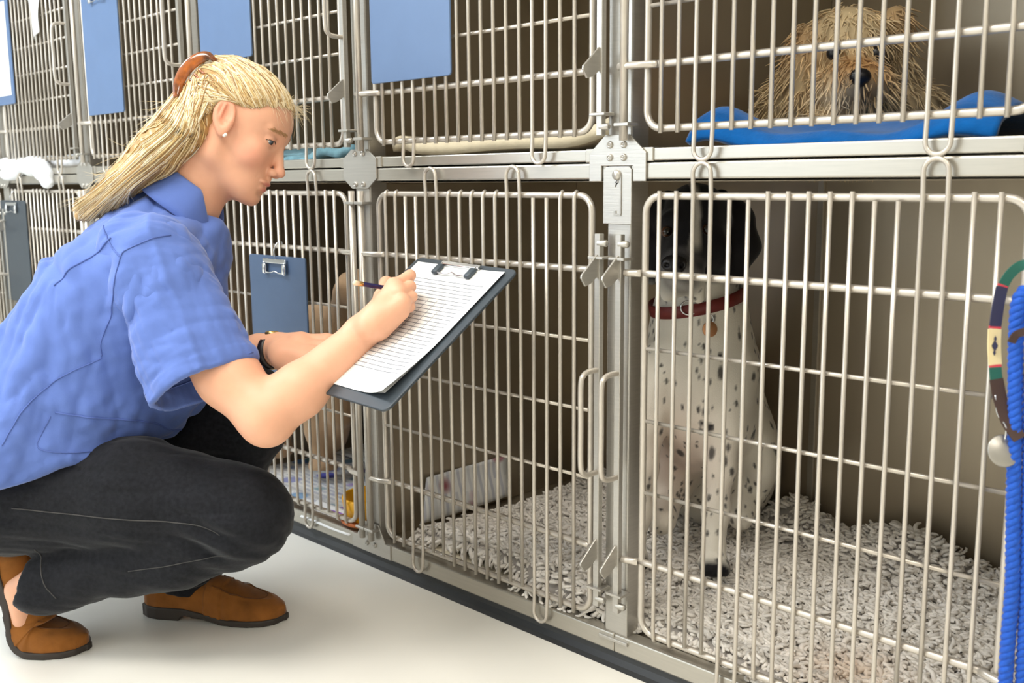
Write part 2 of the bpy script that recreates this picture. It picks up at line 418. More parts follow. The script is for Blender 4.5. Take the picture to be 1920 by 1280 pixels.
def surf(fn, c, he, h, axes=None, S=4):
    """mesh of fn=0 inside the box centre c, half extents he, cell h, box axes (rows)"""
    A = np.eye(3, dtype=f32) if axes is None else np.asarray(axes, f32)
    c = np.asarray(c, f32); he = np.asarray(he, float)
    n = np.ceil(2*he/h/S).astype(int)*S+1
    def pts(i, j, k): return c+(np.stack([i, j, k], 1).astype(f32)*h-(n-1)/2*h).astype(f32)@A
    m = (n-1)//S+1
    I, J, K = np.meshgrid(*[np.arange(x)*S for x in m], indexing='ij')
    dc = fn(pts(I.ravel(), J.ravel(), K.ravel())).reshape(m)
    near = np.abs(dc) < S*h*2.2
    act = np.zeros(m-1, bool)
    for a in (0, 1):
        for b in (0, 1):
            for e in (0, 1): act |= near[a:m[0]-1+a, b:m[1]-1+b, e:m[2]-1+e]
    G = np.where(dc > 0, f32(1), f32(-1))
    G = np.repeat(np.repeat(np.repeat(G, S, 0), S, 1), S, 2)[:n[0], :n[1], :n[2]].copy()
    mask = np.zeros(n, bool)
    for (a, b, e) in np.argwhere(act): mask[a*S:a*S+S+1, b*S:b*S+S+1, e*S:e*S+S+1] = True
    idx = np.argwhere(mask)
    for s in range(0, len(idx), 400000):
        q = idx[s:s+400000]; G[q[:, 0], q[:, 1], q[:, 2]] = fn(pts(q[:, 0], q[:, 1], q[:, 2]))
    inside = G < 0
    cnt = np.zeros(n-1, np.int8)
    for a in (0, 1):
        for b in (0, 1):
            for e in (0, 1): cnt += inside[a:n[0]-1+a, b:n[1]-1+b, e:n[2]-1+e]
    cells = np.argwhere((cnt > 0) & (cnt < 8)); vid = np.full(n-1, -1, np.int64); vid[tuple(cells.T)] = np.arange(len(cells))
    acc = np.zeros((len(cells), 3)); w = np.zeros(len(cells))
    corners = [(a, b, e) for a in (0, 1) for b in (0, 1) for e in (0, 1)]
    val = {o: G[cells[:, 0]+o[0], cells[:, 1]+o[1], cells[:, 2]+o[2]] for o in corners}
    for o in corners:
        for ax in range(3):
            if o[ax] == 0:
                o2 = list(o); o2[ax] = 1; o2 = tuple(o2); v0, v1 = val[o], val[o2]
                x = (v0 < 0) != (v1 < 0); t = np.where(x, v0/np.where(x, v0-v1, 1), 0)
                pos = np.zeros((len(cells), 3)); pos[:] = o; pos[:, ax] = t
                acc[x] += pos[x]; w[x] += 1
    gv = cells+acc/w[:, None]
    V = c+((gv*h)-(n-1)/2*h).astype(f32)@A
    quads = []
    for ax in range(3):
        b1, b2 = (ax+1) % 3, (ax+2) % 3
        s0 = [slice(1, n[i]-1) for i in range(3)]; s0[ax] = slice(0, n[ax]-1)
        s1 = list(s0); s1[ax] = slice(1, n[ax])
        A0, A1 = inside[tuple(s0)], inside[tuple(s1)]
        e = np.argwhere(A0 != A1); base = e+np.array([s0[i].start for i in range(3)])
        if not len(base): continue
        def cid(d1, d2):
            q = base.copy(); q[:, b1] += d1; q[:, b2] += d2; return vid[q[:, 0], q[:, 1], q[:, 2]]
        Q = np.stack([cid(-1, -1), cid(0, -1), cid(0, 0), cid(-1, 0)], 1)
        fl = ~A0[tuple(e.T)]; Q[fl] = Q[fl][:, ::-1]; quads.append(Q)
    Q = np.vstack(quads); Q = Q[(Q >= 0).all(1)]
    if np.linalg.det(A) < 0: Q = Q[:, ::-1]
    return V.astype(np.float64), Q
CAX = np.stack([RT, UP, FW])             # box axes facing the aisle
def project(p, fn, off, it=3, e=.001):
    p = np.asarray(p, f32).copy()
    for _ in range(it):
        d = fn(p); g = np.stack([fn(p+vec(*(e if i == j else 0 for j in range(3))))-d for i in range(3)], 1)
        g /= np.linalg.norm(g, axis=1)[:, None]+1e-9; p -= (d-off)[:, None]*g
    return p
def strands(paths, r0, seg=4, taper=.25):
    """many thin locks as one mesh; paths (n, m, 3)"""
    paths = np.asarray(paths, float); n, m, _ = paths.shape
    t = np.gradient(paths, axis=1); t /= np.linalg.norm(t, axis=2)[:, :, None]+1e-12
    a = np.array([.31, .54, .78]); nn = np.cross(t, a); nn /= np.linalg.norm(nn, axis=2)[:, :, None]+1e-9; bb = np.cross(t, nn)
    s = np.linspace(0, 1, m); prof = np.minimum(1, .35+s*6)*(1-(1-taper)*np.clip((s-.55)/.45, 0, 1)**1.5)
    rad = np.broadcast_to(np.asarray(r0, float).reshape(-1, 1), (n, 1))*prof
    V = np.zeros((n, m, seg, 3))
    for k in range(seg):
        an = 2*math.pi*k/seg; V[:, :, k] = paths+rad[:, :, None]*(nn*math.cos(an)+bb*math.sin(an))
    I, J, K = np.meshgrid(np.arange(n), np.arange(m-1), np.arange(seg), indexing='ij'); K2 = (K+1) % seg
    idx = lambda j, k: (I*m+j)*seg+k
    Q = np.stack([idx(J, K), idx(J, K2), idx(J+1, K2), idx(J+1, K)], -1).reshape(-1, 4)
    return V.reshape(-1, 3), Q
# ------------------------------------------------------------------ the woman
M['skin'] = mat('skin', (236, 182, 152), .48, vcol=True, noise=.03, nscale=60, bump=.06, bscale=350, sss=.12, spec=.35)
M['shirt'] = mat('blue_cotton', (95, 119, 186), .82, noise=.07, nscale=25, bump=.12, bscale=500, sheen=.25, spec=.2)
M['jeans'] = mat('charcoal_denim', (31, 32, 36), .9, noise=.35, nscale=160, bump=.2, bscale=600, sheen=.15, spec=.15)
M['seam'] = mat('blue_stitch', (84, 106, 172), .85)
M['jean_stitch'] = mat('grey_stitch', (66, 65, 64), .85)
M['hair'] = mat('blonde_hair', (214, 184, 128), .38, vcol=True, spec=.5, sheen=.1)
M['suede'] = mat('tan_suede', (141, 88, 38), .85, noise=.2, nscale=45, bump=.15, bscale=300, sheen=.3, spec=.15)
M['sole'] = mat('dark_sole', (52, 44, 38), .6)
M['stitch_tan'] = mat('tan_stitch', (104, 62, 26), .8)
M['tortoise'] = mat('tortoiseshell', (142, 74, 18), .12, noise=.9, nscale=70, spec=.6, coat=.6)
M['leather'] = mat('black_leather', (30, 22, 20), .45, noise=.2, nscale=90)
M['gold'] = mat('gold', (214, 176, 110), .25, .9)
M['pearl'] = mat('pearl', (244, 238, 228), .2)
M['button'] = mat('white_button', (236, 236, 232), .3)
M['eye'] = mat('eye', (235, 232, 228), .12, vcol=True, spec=.6)
M['lash'] = mat('brown_lash', (84, 60, 44), .8)
Lr = -FW                                   # her right: towards the camera side
s_, c_ = math.sin(math.radians(26.6)), math.cos(math.radians(26.6))
HF = RT*c_-UP*s_; HU = RT*s_+UP*c_; HZ = -FW
tw = math.radians(1.5); HF, HZ = HF*math.cos(tw)+HZ*math.sin(tw), HZ*math.cos(tw)-HF*math.sin(tw)
HC = P(436, 241, 1.69)                     # on the midline, level with the ear canals
HAX = np.stack([HF, HU, HZ]).astype(f32)
def toh(p): return (p-HC.astype(f32))@HAX.T*1000      # millimetres in the head's own frame
def fromh(x, y, z): return HC+(HF*x+HU*y+HZ*z)/1000
def head_sdf(p):
    q = toh(p); s = q.copy(); s[:, 2] = np.abs(s[:, 2])
    E = lambda c, r, R=None: ell(s, c, r, R)
    d = E((-7, 33, 0), (91, 68, 72))
    d = smin(d, E((30, 30, 0), (56, 52, 61)), 20)                       # forehead
    d = smin(d, E((38, -22, 0), (50, 62, 55)), 22)                      # mid face
    d = smin(d, E((60, -22, 34), (22, 24, 21)), 14)                     # cheek bone
    d = smin(d, E((62, -62, 0), (29, 32, 35)), 16)                      # mouth region
    d = smin(d, rc(s, (8, -52, 50), (66, -88, 16), 11, 13), 22)         # jaw line
    d = smin(d, rc(s, (4, -20, 58), (8, -54, 50), 13, 11), 18)
    d = smin(d, E((78, -89, 0), (15, 14, 19)), 10)                      # chin
    d = smin(d, E((45, -75, 0), (40, 24, 34)), 16)
    d = smin(d, rc(s, (82, 22, 6), (70, 25, 40), 8, 6), 9)              # brow
    d = smax(d, -E((91, 7, 33), (16, 9.5, 15)), 7)                     # eye socket
    d = smin(d, rc(s, (84, 8, 0), (101, -27, 0), 6.5, 8.0), 7)          # nose bridge
    d = smin(d, E((104, -31, 0), (9.5, 8, 8.5)), 5)                     # tip
    d = smin(d, E((95, -37, 9.5), (9, 7, 7)), 4)                        # wing
    d = smax(d, -E((98.5, -43, 7), (6, 3.6, 3)), 2)                       # nostril
    d = smin(d, rc(s, (92, -48, 0), (90, -56, 0), 5, 5), 6)
    d = smin(d, E((89.5, -56.5, 0), (8, 5.4, 21)), 3)                   # upper lip
    d = smin(d, E((87, -67.8, 0), (8.5, 6.3, 18)), 3)                       # lower lip
    d = smax(d, -rc(s, (98, -62.3, 0), (78, -55, 26), .9, 1.5), 1.8)        # mouth line
    d = smax(d, -E((99, -78, 0), (10, 4, 20)), 6)                      # groove under the lip
    d = smin(d, E((72, 7.5, 32), (12.5, 11.5, 13)), 2.5)                   # lids
    d = smax(d, -ell(s, (85, 5.6, 36), (10, 3.7, 12)), 1.2)
    # ear
    R = np.array([[.94, .34, 0], [-.34, .94, 0], [0, 0, 1]])
    ea = E((5, 9, 73), (18.5, 31, 8), R)
    ea = smax(ea, -E((8.5, 11, 82.5), (13.5, 24, 9.5), R), 2.5)
    ea = smin(ea, rc(s, (1, 25, 77), (2, 2, 76), 2, 2.2), 3)
    ea = smin(ea, E((17, 0, 74), (4.5, 7, 5)), 4)
    ea = smin(ea, E((14, -17, 71.5), (7, 8, 5)), 5)
    ea = smax(ea, -sph(s, (12, -1, 78), 5), 3)
    d = smin(d, ea, 4)
    # neck
    d = smin(d, rc(q, toh(fromh(-14, -10, 0)[None].astype(f32))[0], toh(P(352, 385, 1.69)[None].astype(f32))[0], 50, 53), 26)
    return d/1000
def skin_col(v):
    q = toh(v.astype(f32)); n = len(v); col = np.tile(np.array(s2l((231, 174, 142))), (n, 1))
    def blend(w, c): 
        nonlocal col; w = np.clip(w, 0, 1)[:, None]; col = col*(1-w)+np.array(s2l(c))*w
    z = np.abs(q[:, 2])
    g = lambda c, r: np.exp(-(((np.stack([q[:, 0], q[:, 1], z], 1)-np.array(c))/np.array(r))**2).sum(1))
    blend(.45*g((64, -24, 44), (22, 20, 24)), (232, 140, 118))
    blend(.35*g((106, -32, 0), (12, 10, 12)), (226, 140, 118))
    blend(.5*g((7, 14, 78), (20, 30, 8)), (226, 132, 108))
    lip = np.maximum(1.25*g((90, -57.2, 0), (11, 4.4, 19)), 1.25*g((88, -68, 0), (10, 5.2, 16)))
    blend(np.clip(lip*2.2-.8, 0, 1)*.9, (204, 100, 96))
    blend(.9*np.clip(2*g((82, 24.5, 34), (12, 3.2, 20))-.75, 0, 1), (190, 142, 106))        # eyebrow
    blend(.35*g((80, 8, 34), (12, 10, 14)), (196, 134, 112))
    return col
parts_skin = []
hv, hq = surf(head_sdf, fromh(2, -8, 0), (.135, .16, .10), .0022, HAX)
parts_skin.append((hv, hq))
# arms and hands -------------------------------------------------
SH = P(292, 500, 1.55); EL = P(499, 781, 1.475); WR = P(697, 610, 1.528)
BTL, BTR, BBL, BBR = P(772, 487, 1.68), P(962, 508, 1.52), P(560, 712, 1.533), P(730, 768, 1.373)
BU = (BTR-BTL+BBR-BBL)/2; BV = (BTL-BBL+BTR-BBR)/2; BW_, BL_ = np.linalg.norm(BU), np.linalg.norm(BV); BU /= BW_
BV -= BU*(BV@BU); BV /= np.linalg.norm(BV); BN = np.cross(BU, BV)      # board: right, up, face normal
if BN@FW > 0: BN = -BN
BC = (BTL+BTR+BBL+BBR)/4
def onboard(px, py, lift):
    """point seen at (px,py) that lies `lift` above the board's face"""
    d = FW+RT*((px-960)/F_PX)+UP*((640-py)/F_PX); t = ((BC+BN*lift-CAM)@BN)/(d@BN); return CAM+d*t
Wb = onboard(697, 610, .034); W2 = onboard(716, 588, .036)
mcp = [onboard(739, 536, .052), onboard(749, 550, .050), onboard(755, 567, .042), onboard(753, 585, .030)]
pip = [onboard(769, 516, .047), onboard(769, 537, .042), onboard(772, 556, .034), onboard(769, 575, .022)]
dip = [onboard(762, 536, .022), onboard(752, 550, .020), onboard(754, 568, .014), onboard(754, 584, .012)]
tip = [onboard(749, 545, .010), onboard(738, 554, .016), onboard(740, 572, .012), onboard(743, 588, .011)]
frad = [.0088, .0090, .0085, .0076]
th = [onboard(709, 585, .030), onboard(716, 556, .026), onboard(724, 530, .024), onboard(741, 532, .016)]
MIDA = P(428, 706, 1.50)
def arm_sdf(p):
    d = rc(p, SH, MIDA, .050, .044); d = smin(d, rc(p, MIDA, EL, .044, .039), .02)
    d = smin(d, rc(p, EL, P(560, 733, 1.487), .0375, .0375), .02)
    d = smin(d, rc(p, P(560, 733, 1.487), WR, .0375, .0235), .02)
    d = smin(d, sph(p, P(503, 799, 1.475), .022), .02)
    d = smin(d, rc(p, P(676, 622, 1.52), W2, .024, .022), .012)
    hnd = rc(p, Wb, (mcp[0]+mcp[1])/2, .020, .0145)
    hnd = smin(hnd, rc(p, Wb, mcp[2], .021, .0135), .008); hnd = smin(hnd, rc(p, onboard(712, 612, .024), mcp[3], .020, .0115), .008)
    hnd = smin(hnd, rc(p, Wb, mcp[0], .018, .0125), .008)
    hnd = smin(hnd, rc(p, th[0], th[1], .016, .0125), .010)
    for i in range(4):
        hnd = smin(hnd, rc(p, mcp[i], pip[i], frad[i]*1.1, frad[i]*1.0), .0028)
        hnd = smin(hnd, sph(p, pip[i], frad[i]*1.04), .0012)
        hnd = smin(hnd, chain(p, [pip[i], dip[i], tip[i]], [frad[i], frad[i]*.92, frad[i]*.84], .003), .0012)
        hnd = smin(hnd, sph(p, mcp[i]+BN*.002, frad[i]*1.12), .006)
    hnd = smin(hnd, chain(p, th[1:], [.0118, .0100, .0085], .004), .005)
    return smin(d, hnd, .012)
av, aq = surf(arm_sdf, (P(480, 640, 1.5)+P(600, 640, 1.53))/2, (.235, .16, .13), .0022, CAX)
parts_skin.append((av, aq))
# far arm: forearm comes from behind, palm up under the board
fE = P(330, 700, 1.80); fW = P(486, 655, 1.70)
fm = [P(566, 640, 1.66), P(574, 652, 1.645), P(580, 664, 1.625), P(580, 676, 1.605)]
fp = [P(612, 636, 1.655), P(624, 648, 1.635), P(630, 662, 1.612), P(624, 678, 1.59)]
ft = [P(655, 640, 1.655), P(672, 650, 1.63), P(676, 664, 1.607), P(664, 680, 1.585)]
fth = [P(535, 678, 1.64), P(562, 690, 1.612), P(588, 686, 1.592), P(612, 672, 1.578)]
def far_sdf(p):
    d = rc(p, P(300, 480, 1.83), fE, .048, .038); d = smin(d, rc(p, fE, fW, .037, .0245), .02)
    d = smin(d, rc(p, fW, P(520, 655, 1.685), .0245, .026), .012)
    h = rc(p, P(515, 655, 1.685), P(560, 650, 1.655), .0255, .023)
    for i in range(4):
        h = smin(h, rc(p, P(524, 652+i*3, 1.685-i*.012), fm[i], .020, .015), .008)
        h = smin(h, chain(p, [fm[i], fp[i], ft[i]], [.0125, .0098, .0085], .004), .005)
    h = smin(h, ell(p, P(541, 672, 1.635), (.030, .022, .02), CAX), .010)
    h = smin(h, chain(p, fth, [.016, .0135, .0105, .009], .005), .008)
    return smin(d, h, .012)
bv, bq = surf(far_sdf, P(495, 620, 1.70), (.19, .15, .20), .0024, CAX)
parts_skin.append((bv, bq))
# legs under the cloth down to the bare ankles and feet in the shoes
KN = P(452, 958, 1.555); KF = P(480, 766, 1.765)
HPN, HPF = P(75, 915, 1.60), P(130, 880, 1.76)
def core_sdf(p):
    d = rc(p, P(70, 850, 1.62), P(265, 520, 1.62), .09, .08)
    d = smin(d, rc(p, P(70, 850, 1.75), P(265, 520, 1.75), .09, .08), .05)
    d = smin(d, rc(p, P(270, 510, 1.69), P(352, 390, 1.69), .07, .045), .04)
    d = smin(d, rc(p, SH, P(300, 480, 1.83), .04, .04), .05)
    d = smin(d, chain(p, [HPN, KN, P(90, 1078, 1.605), P(38, 1104, 1.622), P(42, 1160, 1.630)], [.07, .05, .028, .022, .017], .008), .03)
    d = smin(d, chain(p, [HPF, KF, P(345, 1085, 1.79), P(352, 1122, 1.785)], [.07, .05, .034, .032], .02), .03)
    d = smin(d, chain(p, [P(345, 1110, 1.788), P(428, 1132, 1.765)], [.03, .026], .02), .015)
    return d
cv, cq = surf(core_sdf, P(245, 800, 1.69), (.32, .44, .24), .0055, CAX)
parts_skin.append((cv, cq))
# ------------------------------------------------ clothes
woman = thing('person', 'kneeling woman in a blue short-sleeved shirt and dark jeans, writing on a clipboard', 'person', (P(260, 1180, 1.69)[0], P(260, 1180, 1.69)[1], 0))
WL = np.array(woman.location)
def wobj(name, v, f, m, parent=None, colors=None, smooth=True):
    return obj(name, np.asarray(v)-WL, f, m, parent or woman, smooth, colors)
v, q = joinq(parts_skin); body = wobj('body', v, q, 'skin', colors=skin_col(v))
# shirt
SD = P(392, 734, 1.505)-SH; SDn = SD/np.linalg.norm(SD)
HEM = P(384, 724, 1.505)
def torso_cloth(p):
    d = rc(p, P(25, 880, 1.60), P(215, 575, 1.62), .146, .112)
    d = smin(d, rc(p, P(60, 860, 1.77), P(235, 570, 1.77), .125, .108), .06)
    d = smin(d, rc(p, P(215, 575, 1.62), P(275, 500, 1.62), .112, .085), .05)
    d = smin(d, rc(p, P(235, 570, 1.77), P(300, 490, 1.78), .108, .085), .05)
    d = smin(d, rc(p, P(330, 560, 1.69), P(350, 470, 1.69), .085, .075), .05)        # chest
    d = smin(d, rc(p, P(180, 800, 1.66), P(300, 720, 1.66), .085, .075), .05)        # belly over the lap
    d = smin(d, rc(p, P(270, 470, 1.69), P(335, 385, 1.69), .085, .052), .04)
    return d
def fold(p, c, n, w, a): # soft ridge / valley along the plane through c with normal n
    t = plane(p, c, n); return a*np.exp(-(t/w)**2)
def drape(p, adir, along, across, seed):
    a = np.asarray(adir, float); a = a/np.linalg.norm(a); b = np.cross(a, FW); b /= np.linalg.norm(b); c = np.cross(a, b)
    q = np.stack([p@a.astype(f32)*along, p@b.astype(f32)*across, p@c.astype(f32)*across*.5], 1)
    n1 = snoise(q, 1., seed); n2 = snoise(q*2.1, 1., seed+1)
    return np.abs(n1)**.75-.45+.4*(np.abs(n2)**.8-.45)
def shirt_sdf(p):
    d = torso_cloth(p)
    d = smin(d, rc(p, SH+SDn*-.005, SH+SDn*.05, .070, .075), .04)
    # drapery: long folds sweeping from the shoulder to the waist, and short ones at the hem
    a = ((p-P(225, 470, 1.55).astype(f32))@np.stack([RT, UP, FW]).T.astype(f32))
    ang = np.arctan2(a[:, 1], a[:, 0]); rad = np.sqrt(a[:, 0]**2+a[:, 1]**2)
    w = np.clip((rad-.05)/.15, 0, 1)
    d += .0085*w*np.sin(ang*13+snoise(p, 14, 3)*1.4)*(.5+.5*snoise(p, 9, 4))
    d += .0026*snoise(p, 80, 5)*np.clip((rad-.03)/.1, 0, 1)+.0012*snoise(p, 190, 6)
    lowf = np.clip((P(200, 740, 1.6)@UP-p@UP.astype(f32))/.12, 0, 1)
    d += .006*lowf*np.sin(plane(p, P(100, 800, 1.6), RT*.35+UP*.94)*70+2.2*snoise(p, 11, 8))
    d += fold(p, P(140, 510, 1.6), RT*.62+UP*.78, .008, .008)*np.clip((P(215, 440, 1.6)@RT-p@RT.astype(f32))/.05, 0, 1)*np.clip((p@RT.astype(f32)-P(60, 440, 1.6)@RT)/.05, 0, 1)
    d -= fold(p, P(180, 740, 1.6), RT*.24+UP*.97, .012, .007)*lowf
    d -= .0075*drape(p, RT*.35+UP*.94, 22, 120, 201)*np.clip((rad-.02)/.08, 0, 1)*(1-.5*lowf)
    d -= .0085*drape(p, RT*.92+UP*.38, 24, 130, 211)*lowf
    # hem: cut below a line running down to the left
    hem = np.minimum(plane(p, P(150, 866, 1.6), -UP*.875+RT*.484), plane(p, P(220, 858, 1.6), -UP*.997+RT*.06))
    hem2 = plane(p, P(330, 838, 1.6), -UP*.97+RT*.24)
    d = smax(d, np.minimum(hem+.004*snoise(p, 30, 9), 10), .012); d = smax(d, hem2+.004*snoise(p, 30, 10), .02)
    # neck opening
    d = smax(d, -rc(p, P(352, 385, 1.69), P(420, 290, 1.69), .056, .06), .006)
    return d
v, q = surf(shirt_sdf, P(205, 640, 1.69), (.285, .31, .26), .0038, CAX)
shirt = wobj('shirt', v, q, 'shirt')
def sleeve_sdf(p):
    axis = np.clip(((p-SH.astype(f32))@SDn.astype(f32)), -.05, .3)
    d = rc(p, SH, HEM, .073, .078)
    d = smin(d, sph(p, P(262, 478, 1.565), .058), .04)
    d = smin(d, rc(p, SH, P(420, 694, 1.502), .064, .052), .02)
    a = (p-SH.astype(f32))@np.stack([RT, UP, FW]).T.astype(f32)
    d += .0022*snoise(p, 70, 21)+.0007*snoise(p, 170, 22)
    d -= fold(p, P(345, 560, 1.5), RT*.9+UP*.42, .006, .003)       # pressed crease
    d += .004*np.sin(plane(p, SH, RT*.85-UP*.5)*85+2*snoise(p, 12, 23))*np.clip(.5-(p-P(300, 640, 1.5).astype(f32))@RT.astype(f32)*6, 0, 1)
    d -= .0055*drape(p, SDn, 20, 120, 221)*np.clip(axis/.05, 0, 1)
    d -= .003*drape(p, RT*.9+UP*.2, 26, 160, 231)
    d0 = d; hem = plane(p, HEM, SDn)
    d = smax(d, hem, .003)
    d = smin(d, smax(np.abs(hem+.012)-.011, d0-.0016, .002), .001)      # turned hem
    inner = smax(d0+.0095, -plane(p, SH+SDn*.13, SDn), .01)
    return smax(d, -inner, .002)
v, q = surf(sleeve_sdf, (SH+HEM)/2, (.18, .20, .125), .0030, CAX)
wobj('sleeve', v, q, 'shirt', shirt)
# far sleeve
fS, fH = P(305, 478, 1.83), P(375, 640, 1.82)
def fsl(p):
    d = rc(p, fS, fH, .068, .075)+.004*snoise(p, 24, 31); n = (fH-fS)/np.linalg.norm(fH-fS)
    return smax(d, plane(p, fH, n), .003)
v, q = surf(fsl, (fS+fH)/2, (.15, .18, .11), .0045, CAX); wobj('sleeve', v, q, 'shirt', shirt)
# collar: a folded band round the neck with points at the front
NA, NB_ = P(352, 385, 1.69), P(420, 290, 1.69); nd = (NB_-NA)/np.linalg.norm(NB_-NA)
def collar_sheet():
    e1 = -FW; e2 = np.cross(nd, e1); e2 /= np.linalg.norm(e2)
    rows = []; n = 56
    if e2@RT < 0: e2 = -e2                                   # e2: towards the throat
    for (up_, r_) in ((-.012, .058), (.012, .0575), (.027, .058), (.031, .0605), (.028, .064), (.010, .070), (-.012, .078), (-.024, .083)):
        row = []
        for i in range(n):
            a = math.radians(-158+316*i/(n-1)); # 0 = nape
            front = max(0, (abs(a)-1.9)/.85)
            rr = r_*(1+.10*front); low = up_-.052*front-.016*front*(1 if up_ < .02 else 0)
            row.append(NA+nd*(low+.006)+(-e2*math.cos(a)+e1*math.sin(a))*rr+e2*.004)
        rows.append(row)
    return np.array(rows), n
rows, n = collar_sheet()
V = rows.reshape(-1, 3); me = mesh_data('collar', V-WL, grid_faces(len(rows), n), 'shirt')
co = link('collar', me, shirt)
sm = co.modifiers.new('thick', 'SOLIDIFY'); sm.thickness = .0025; sm.offset = 0
# button on the collar point, seams along the sleeve and yoke
bp_ = P(398, 452, 1.60)
def on_cloth(pts, fn, off): return project(np.array(pts), fn, off, 5)
cloth_all = lambda p: np.minimum(shirt_sdf(p), sleeve_sdf(p))
bpt = project(np.array([P(398, 452, 1.58)]), shirt_sdf, .003, 6)[0]
gn = np.array([float(shirt_sdf((bpt+np.eye(3)[i]*.002).astype(f32)[None])[0]-shirt_sdf((bpt-np.eye(3)[i]*.002).astype(f32)[None])[0]) for i in range(3)]); gn /= np.linalg.norm(gn)
Rb = Vector(gn).to_track_quat('Z', 'Y').to_matrix()
lv, lf = lathe([(0, .0014), (.0046, .0014), (.006, .0026), (.0074, .0022), (.008, -.001)], 20)
wobj('button', np.array([Rb@Vector(x) for x in lv])+bpt, lf, 'button', shirt)
def seam(name, pix, fn, r=.0011, off=.0006, m='seam', par=None, t=1.5):
    pts = smoothpath([P(x, y, t) for x, y in pix], 10)
    d = FW
    pts = np.array(pts)
    # drop the line onto the cloth along the line of sight, then settle it
    q_ = pts.astype(f32).copy()
    for _ in range(24): q_ += np.clip(fn(q_), -.02, .02)[:, None]*.8*FW.astype(f32)
    q_ = project(q_, fn, off, 2)
    return wobj(name, *tube(q_, r, 6), m, par or shirt)
seam('armhole_seam', [(318, 440), (285, 452), (250, 470), (238, 484), (222, 540), (205, 600), (186, 640), (184, 668)], cloth_all)
seam('yoke_seam', [(184, 420), (196, 440), (214, 465), (238, 484)], cloth_all)
seam('side_seam', [(184, 672), (120, 706), (80, 740), (52, 785), (30, 830)], cloth_all)
seam('hem_seam', [(478, 660), (430, 680), (380, 698), (330, 718), (288, 737)], cloth_all)
seam('pocket_seam', [(100, 780), (86, 812), (84, 838), (140, 850), (235, 842)], cloth_all)
seam('pocket_seam', [(108, 772), (170, 785), (235, 800), (262, 822), (296, 836)], cloth_all, .0015)
seam('pleat', [(208, 446), (170, 476), (130, 500), (96, 535)], cloth_all, .0014)
# jeans
def jeans_sdf(p):
    A = chain(p, [P(20, 932, 1.60), P(250, 925, 1.575), KN], [.090, .084, .071], .03)
    A = smin(A, sph(p, P(466, 972, 1.555), .062), .03)
    B = rc(p, P(445, 1000, 1.56), P(85, 1083, 1.603), .054, .056)
    B = smin(B, rc(p, P(330, 1030, 1.57), P(250, 1045, 1.58), .055, .05), .03)
    cut = plane(p, P(60, 1086, 1.605), -RT*.93+UP*.28)
    B = smax(B, cut, .004)
    B = smax(B, -rc(p, P(20, 1092, 1.605), P(100, 1080, 1.602), .046, .040), .003)
    leg = smin(A, B, .010)
    # creases behind the knee
    leg += .006*np.exp(-((p-P(400, 1005, 1.5).astype(f32))**2).sum(1)/.055**2)*np.sin(plane(p, P(400, 1005, 1.5), RT*.45+UP*.9)*170)
    A2 = chain(p, [HPF, KF], [.095, .071], .03)
    B2 = rc(p, P(474, 790, 1.765), P(346, 1092, 1.79), .060, .053)
    B2 = smax(B2, plane(p, P(344, 1106, 1.79), -UP*.98-RT*.18), .004); B2 = smax(B2, -rc(p, P(343, 1130, 1.79), P(352, 1070, 1.79), .046, .04), .003)
    leg2 = smin(A2, B2, .012)
    pel = rc(p, P(45, 890, 1.61), P(60, 880, 1.76), .100, .105)
    d = smin(smin(leg, leg2, .02), pel, .04)
    d -= .0035*drape(p, RT*.95-UP*.1, 22, 120, 241)
    return d+.0022*snoise(p, 70, 41)+.001*snoise(p, 80, 42)
v, q = surf(jeans_sdf, P(265, 920, 1.68), (.32, .24, .25), .0038, CAX)
jeans = wobj('jeans', v, q, 'jeans')
seam('jean_seam', [(20, 953), (120, 962), (260, 972), (360, 980), (400, 992), (415, 1002)], jeans_sdf, .0009, .0004, 'jean_stitch', jeans)
seam('jean_seam', [(230, 1077), (300, 1066), (370, 1052), (430, 1040)], jeans_sdf, .0007, .0003, 'jean_stitch', jeans)
seam('jean_seam', [(40, 1040), (48, 1075), (58, 1110), (78, 1138)], jeans_sdf, .0009, .0004, 'jean_stitch', jeans)
seam('jean_seam', [(310, 1118), (350, 1112), (400, 1092)], jeans_sdf, .0009, .0004, 'jean_stitch', jeans, t=1.7)
